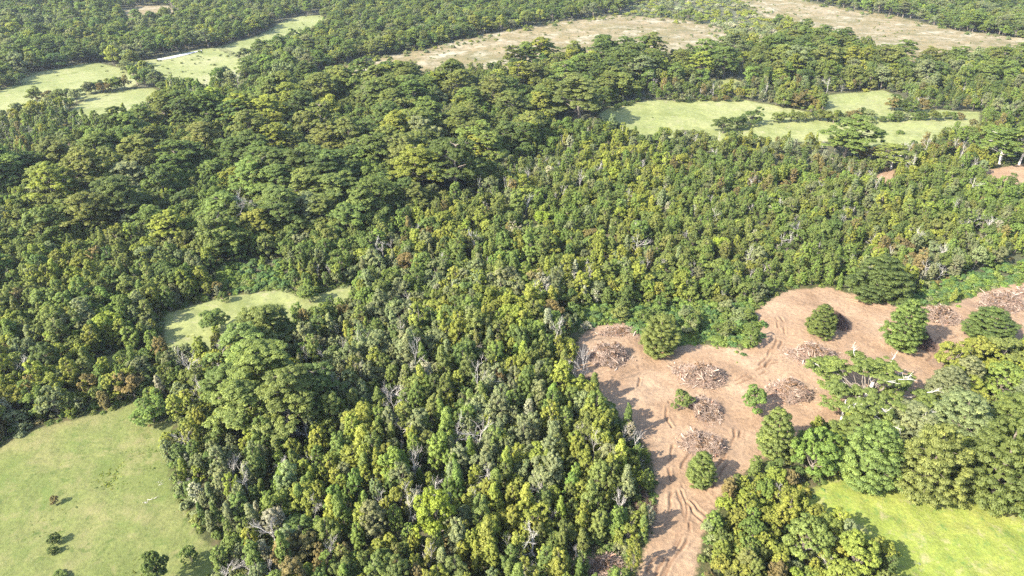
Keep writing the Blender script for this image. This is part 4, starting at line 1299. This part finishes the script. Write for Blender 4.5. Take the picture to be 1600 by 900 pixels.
# ------------------------------------------------------------------ individuals (those that show largest) and the remaining mass
LMK = [(1030, 553, "the round isolated beech"), (1372, 468, "the big dark rounded beech"), (1345, 652, "the white-limbed old beech"), (680, 845, "the vivid lime tree"), (578, 340, "the vivid lime narrow tree"), (826, 362, "the tiny round glade"),
       (1125, 396, "the small lime tree"), (655, 305, "the sunlit yellow-green beech"), (425, 300, "the bleached snag poles"), (392, 368, "the white-branched dead trunk"), (300, 610, "the bare silver dead tree"), (440, 640, "the great flat-tiered beeches"),
       (1092, 755, "the track-side beech"), (935, 893, "the felled brush"), (256, 918, "the pasture corner"), (243, 662, "the compact round pasture tree"), (400, 440, "the bramble mound"), (400, 470, "the narrow pasture strip"), (185, 565, "the pasture sliver"), (150, 165, "the nearest valley meadow"),
       (93, 107, "the ball-shaped valley tree"), (300, 100, "the gravel road meadow"), (450, 50, "the long valley meadow"), (560, 105, "the tip of the tan bog"), (850, 75, "the middle of the tan bog"), (1100, 70, "the end of the tan bog"), (1000, 180, "the open meadow end"), (1150, 200, "the meadow clump"),
       (1250, 190, "the meadow bush row"), (1430, 205, "the meadow corner shrub"), (1378, 274, "the small dirt patch"), (1580, 275, "the long dirt patch"), (1320, 90, "the straw-coloured bog"), (1130, 132, "the tiny meadow gap"), (1500, 455, "the bramble bank"), (1000, 500, "the low brambles"),
       (1440, 776, "the tall domed beech"), (1540, 782, "the largest domed beech"), (1205, 712, "the upright rim beech"), (1178, 645, "the oval heap tree"), (1070, 900, "the rutted dirt track"), (745, 640, "the shaded hollow"), (1520, 560, "the wide low beech"), (1262, 745, "the lush green round tree")]
LMW = unproj_many([(a, b) for a, b, c in LMK])
SHORT = {"at the edge of the bulldozed earth": "edging bulldozed earth", "at the edge of the bright grass clearing": "edging the bright grass", "fringing the large open pasture": "fringing the large pasture", "fringing the narrow strip of pasture": "fringing the strip pasture", "bordering the pale green meadow": "bordering the pale meadow",
         "beside the long tan bog": "beside the bog", "packed in the thicket between pasture and dirt track": "in the dense thicket", "in the grove between bulldozed earth and bright grass": "in the grove", "in the thicket between pasture and narrow grass strip": "in the bushy thicket", "on the beech-covered ridge": "on the ridge",
         "in the belt behind the big tiered beeches": "in the woods", "in the forest behind the bulldozed earth": "in the forest", "in the woods below the beech ridge": "in the woods", "in the far woods beyond the ridge": "in the far woods", "growing out on open grass": "on open grass"}

def size_word(kind, h):
    lo, hi = {"slender_tree": (6.2, 8.2), "columnar_tree": (6.2, 8.2), "round_tree": (4.6, 6.4), "dome_beech": (8, 10), "tiered_beech": (11, 13.5), "shrub": (1.0, 1.8), "dead_tree": (5, 7.5)}[kind]
    return "short " if h < lo else ("tall " if h > hi else "")

def gn_stuff(name, recs, kind, label, category, seed):
    if not recs:
        return
    fs = FORMS[kind]
    coll = bpy.data.collections.new(name + "_forms")
    for i, f in enumerate(fs):
        o = bpy.data.objects.new(f"{name}_form_{i:02d}", f["both"])
        coll.objects.link(o)
    r = np.random.default_rng(seed)
    N_ = len(recs)
    xy = np.array([(a[0], a[1]) for a in recs])
    V = np.concatenate([xy, terrain(xy[:, 0], xy[:, 1])[:, None]], 1)
    me = bpy.data.meshes.new(name)
    me.vertices.add(N_); me.vertices.foreach_set("co", V.astype(np.float32).ravel())
    var = r.integers(0, len(fs), N_).astype(np.int32)
    Wn = np.array([f["W"] for f in fs])[var]; Hn = np.array([f["H"] for f in fs])[var]
    scl = np.stack([[a[3] for a in recs] / Wn, [a[3] for a in recs] / Wn, [a[2] for a in recs] / Hn], 1)
    rot = np.stack([r.normal(0, 0.05, N_), r.normal(0, 0.05, N_), r.uniform(0, 6.283, N_)], 1)
    tn = np.array([tint_val(a[4], r) for a in recs])
    at = me.attributes.new("var", 'INT', 'POINT'); at.data.foreach_set("value", var)
    for an, av in (("scl", scl), ("rot", rot), ("tint", tn)):
        at = me.attributes.new(an, 'FLOAT_VECTOR', 'POINT'); at.data.foreach_set("vector", av.astype(np.float32).ravel())
    me.update()
    ob = link(name, me, kind="stuff", label=label, category=category)
    g = bpy.data.node_groups.new(name + "_nodes", 'GeometryNodeTree')
    g.interface.new_socket("Geometry", in_out='INPUT', socket_type='NodeSocketGeometry')
    g.interface.new_socket("Geometry", in_out='OUTPUT', socket_type='NodeSocketGeometry')
    gi = g.nodes.new("NodeGroupInput"); go = g.nodes.new("NodeGroupOutput")
    ip = g.nodes.new("GeometryNodeInstanceOnPoints")
    ci = g.nodes.new("GeometryNodeCollectionInfo")
    ci.inputs["Collection"].default_value = coll
    ci.inputs["Separate Children"].default_value = True
    ci.inputs["Reset Children"].default_value = True
    def na(nm, ty):
        a = g.nodes.new("GeometryNodeInputNamedAttribute"); a.data_type = ty; a.inputs["Name"].default_value = nm
        return [o for o in a.outputs if o.enabled and o.name == "Attribute"][0]
    g.links.new(gi.outputs[0], ip.inputs["Points"])
    g.links.new(ci.outputs[0], ip.inputs["Instance"])
    ip.inputs["Pick Instance"].default_value = True
    g.links.new(na("var", 'INT'), ip.inputs["Instance Index"])
    g.links.new(na("rot", 'FLOAT_VECTOR'), ip.inputs["Rotation"])
    g.links.new(na("scl", 'FLOAT_VECTOR'), ip.inputs["Scale"])
    g.links.new(ip.outputs[0], go.inputs[0])
    md = ob.modifiers.new("scatter", 'NODES'); md.node_group = g
    return ob

MASS = {"slender_tree": ("thicket", "remaining mass of slender trees filling the thickets", "thicket"), "round_tree": ("woodland", "far-off woods of round-crowned trees reading as one mass", "woods"),
        "columnar_tree": ("columnar_growth", "remaining mass of narrow columnar trees in the forest", "thicket"), "tiered_beech": ("beech_forest", "far mass of dark spreading beeches", "forest"), "dome_beech": ("dome_beech_growth", "remaining mass of domed beeches", "forest"),
        "shrub": ("undergrowth", "dense low undergrowth between the trees", "undergrowth"), "dead_tree": ("deadwood", "remaining bare grey dead trees in the forest", "deadwood")}
KEEP = 280
for kind, recs in REC.items():
    if kind not in MASS or not recs:
        continue
    P_ = np.array([(a[0], a[1], a[2], a[3]) for a in recs])
    zt = terrain(P_[:, 0], P_[:, 1])
    qx, qy, qd = proj(P_[:, 0], P_[:, 1], zt + P_[:, 2] * 0.7)
    vis = (qx > 4) & (qx < 1596) & (qy > 2) & (qy < 896)
    if kind == "shrub":    # those out in the open, not under the canopy
        open_ = np.full(len(P_), -1e9)
        for k in CLEAR:
            open_ = np.maximum(open_, sdist(P_[:, 0], P_[:, 1], WP[k]))
        vis &= open_ > -1.8
    score = np.where(vis, np.sqrt(P_[:, 2] * P_[:, 3]) / qd, -1)
    order = np.argsort(-score)
    keep = [i for i in order[:KEEP] if score[i] > 0]
    ks = set(keep)
    kx, ky = P_[keep, 0], P_[keep, 1]
    words = zone_words(kx, ky)
    on_grass = np.max([sdist(kx, ky, WP[k]) for k in ("pasture", "bright", "mead")], 0) > 0.1
    for i, zw, og in zip(keep, words, on_grass):
        x, y, h, wd, tn = recs[i]
        kw = KIND_WORD[kind]
        if kind == "shrub" and og:
            zw = "growing out on open grass"
        lm = LMK[int(np.argmin(np.hypot(LMW[:, 0] - x, LMW[:, 1] - y)))][2]
        zw = f"{SHORT[zw]} near {lm}"
        if len((zw + kw).split()) + 3 > 16: zw = f"near {lm}"
        lb = f"{size_word(kind, h)}{tn + ' ' if kind != 'dead_tree' else ''}{kw} {zw}"
        place(kind, x, y, h, wd, tint_val(tn, rng) if kind != "dead_tree" else None, label=lb, group=f"{kw}s {zw}".replace("beechs", "beeches"), tilt=(rng.normal(0, 0.05), rng.normal(0, 0.05)))
    rest = [recs[i] for i in range(len(recs)) if i not in ks]
    nm, lb, ct = MASS[kind]
    gn_stuff(nm, rest, kind, lb, ct, 5)
gn_stuff("bramble", BRAMBLE, "shrub", "low green bramble cover behind the bulldozed earth", "bramble", 6)
gn_stuff("grass", GRASS, "grass_tuft", "rough grass tussocks over the pastures", "grass", 8)
print("COUNTS", {k: len(v) for k, v in REC.items()}, len(BRAMBLE), len(GRASS))

# ------------------------------------------------------------------ haze
def haze(density):
    lo, hi = (-3300, -500, -12), (3300, 3300, 118)
    v = [(x, y, z) for x in (lo[0], hi[0]) for y in (lo[1], hi[1]) for z in (lo[2], hi[2])]
    f = [(0, 1, 3, 2), (4, 6, 7, 5), (0, 4, 5, 1), (2, 3, 7, 6), (0, 2, 6, 4), (1, 5, 7, 3)]
    m = bpy.data.materials.new("haze"); m.use_nodes = True
    n = m.node_tree; n.nodes.remove(n.nodes["Principled BSDF"])
    pv = n.nodes.new("ShaderNodeVolumePrincipled")
    pv.inputs["Color"].default_value = (0.80, 0.88, 1.0, 1)
    pv.inputs["Density"].default_value = density
    pv.inputs["Anisotropy"].default_value = 0.3
    n.links.new(pv.outputs[0], n.nodes["Material Output"].inputs["Volume"])
    me = bpy.data.meshes.new("haze"); me.from_pydata(v, [], f); me.materials.append(m)
    link("haze", me, kind="stuff", label="thin pale haze over the distant forest")
haze(0.00007)
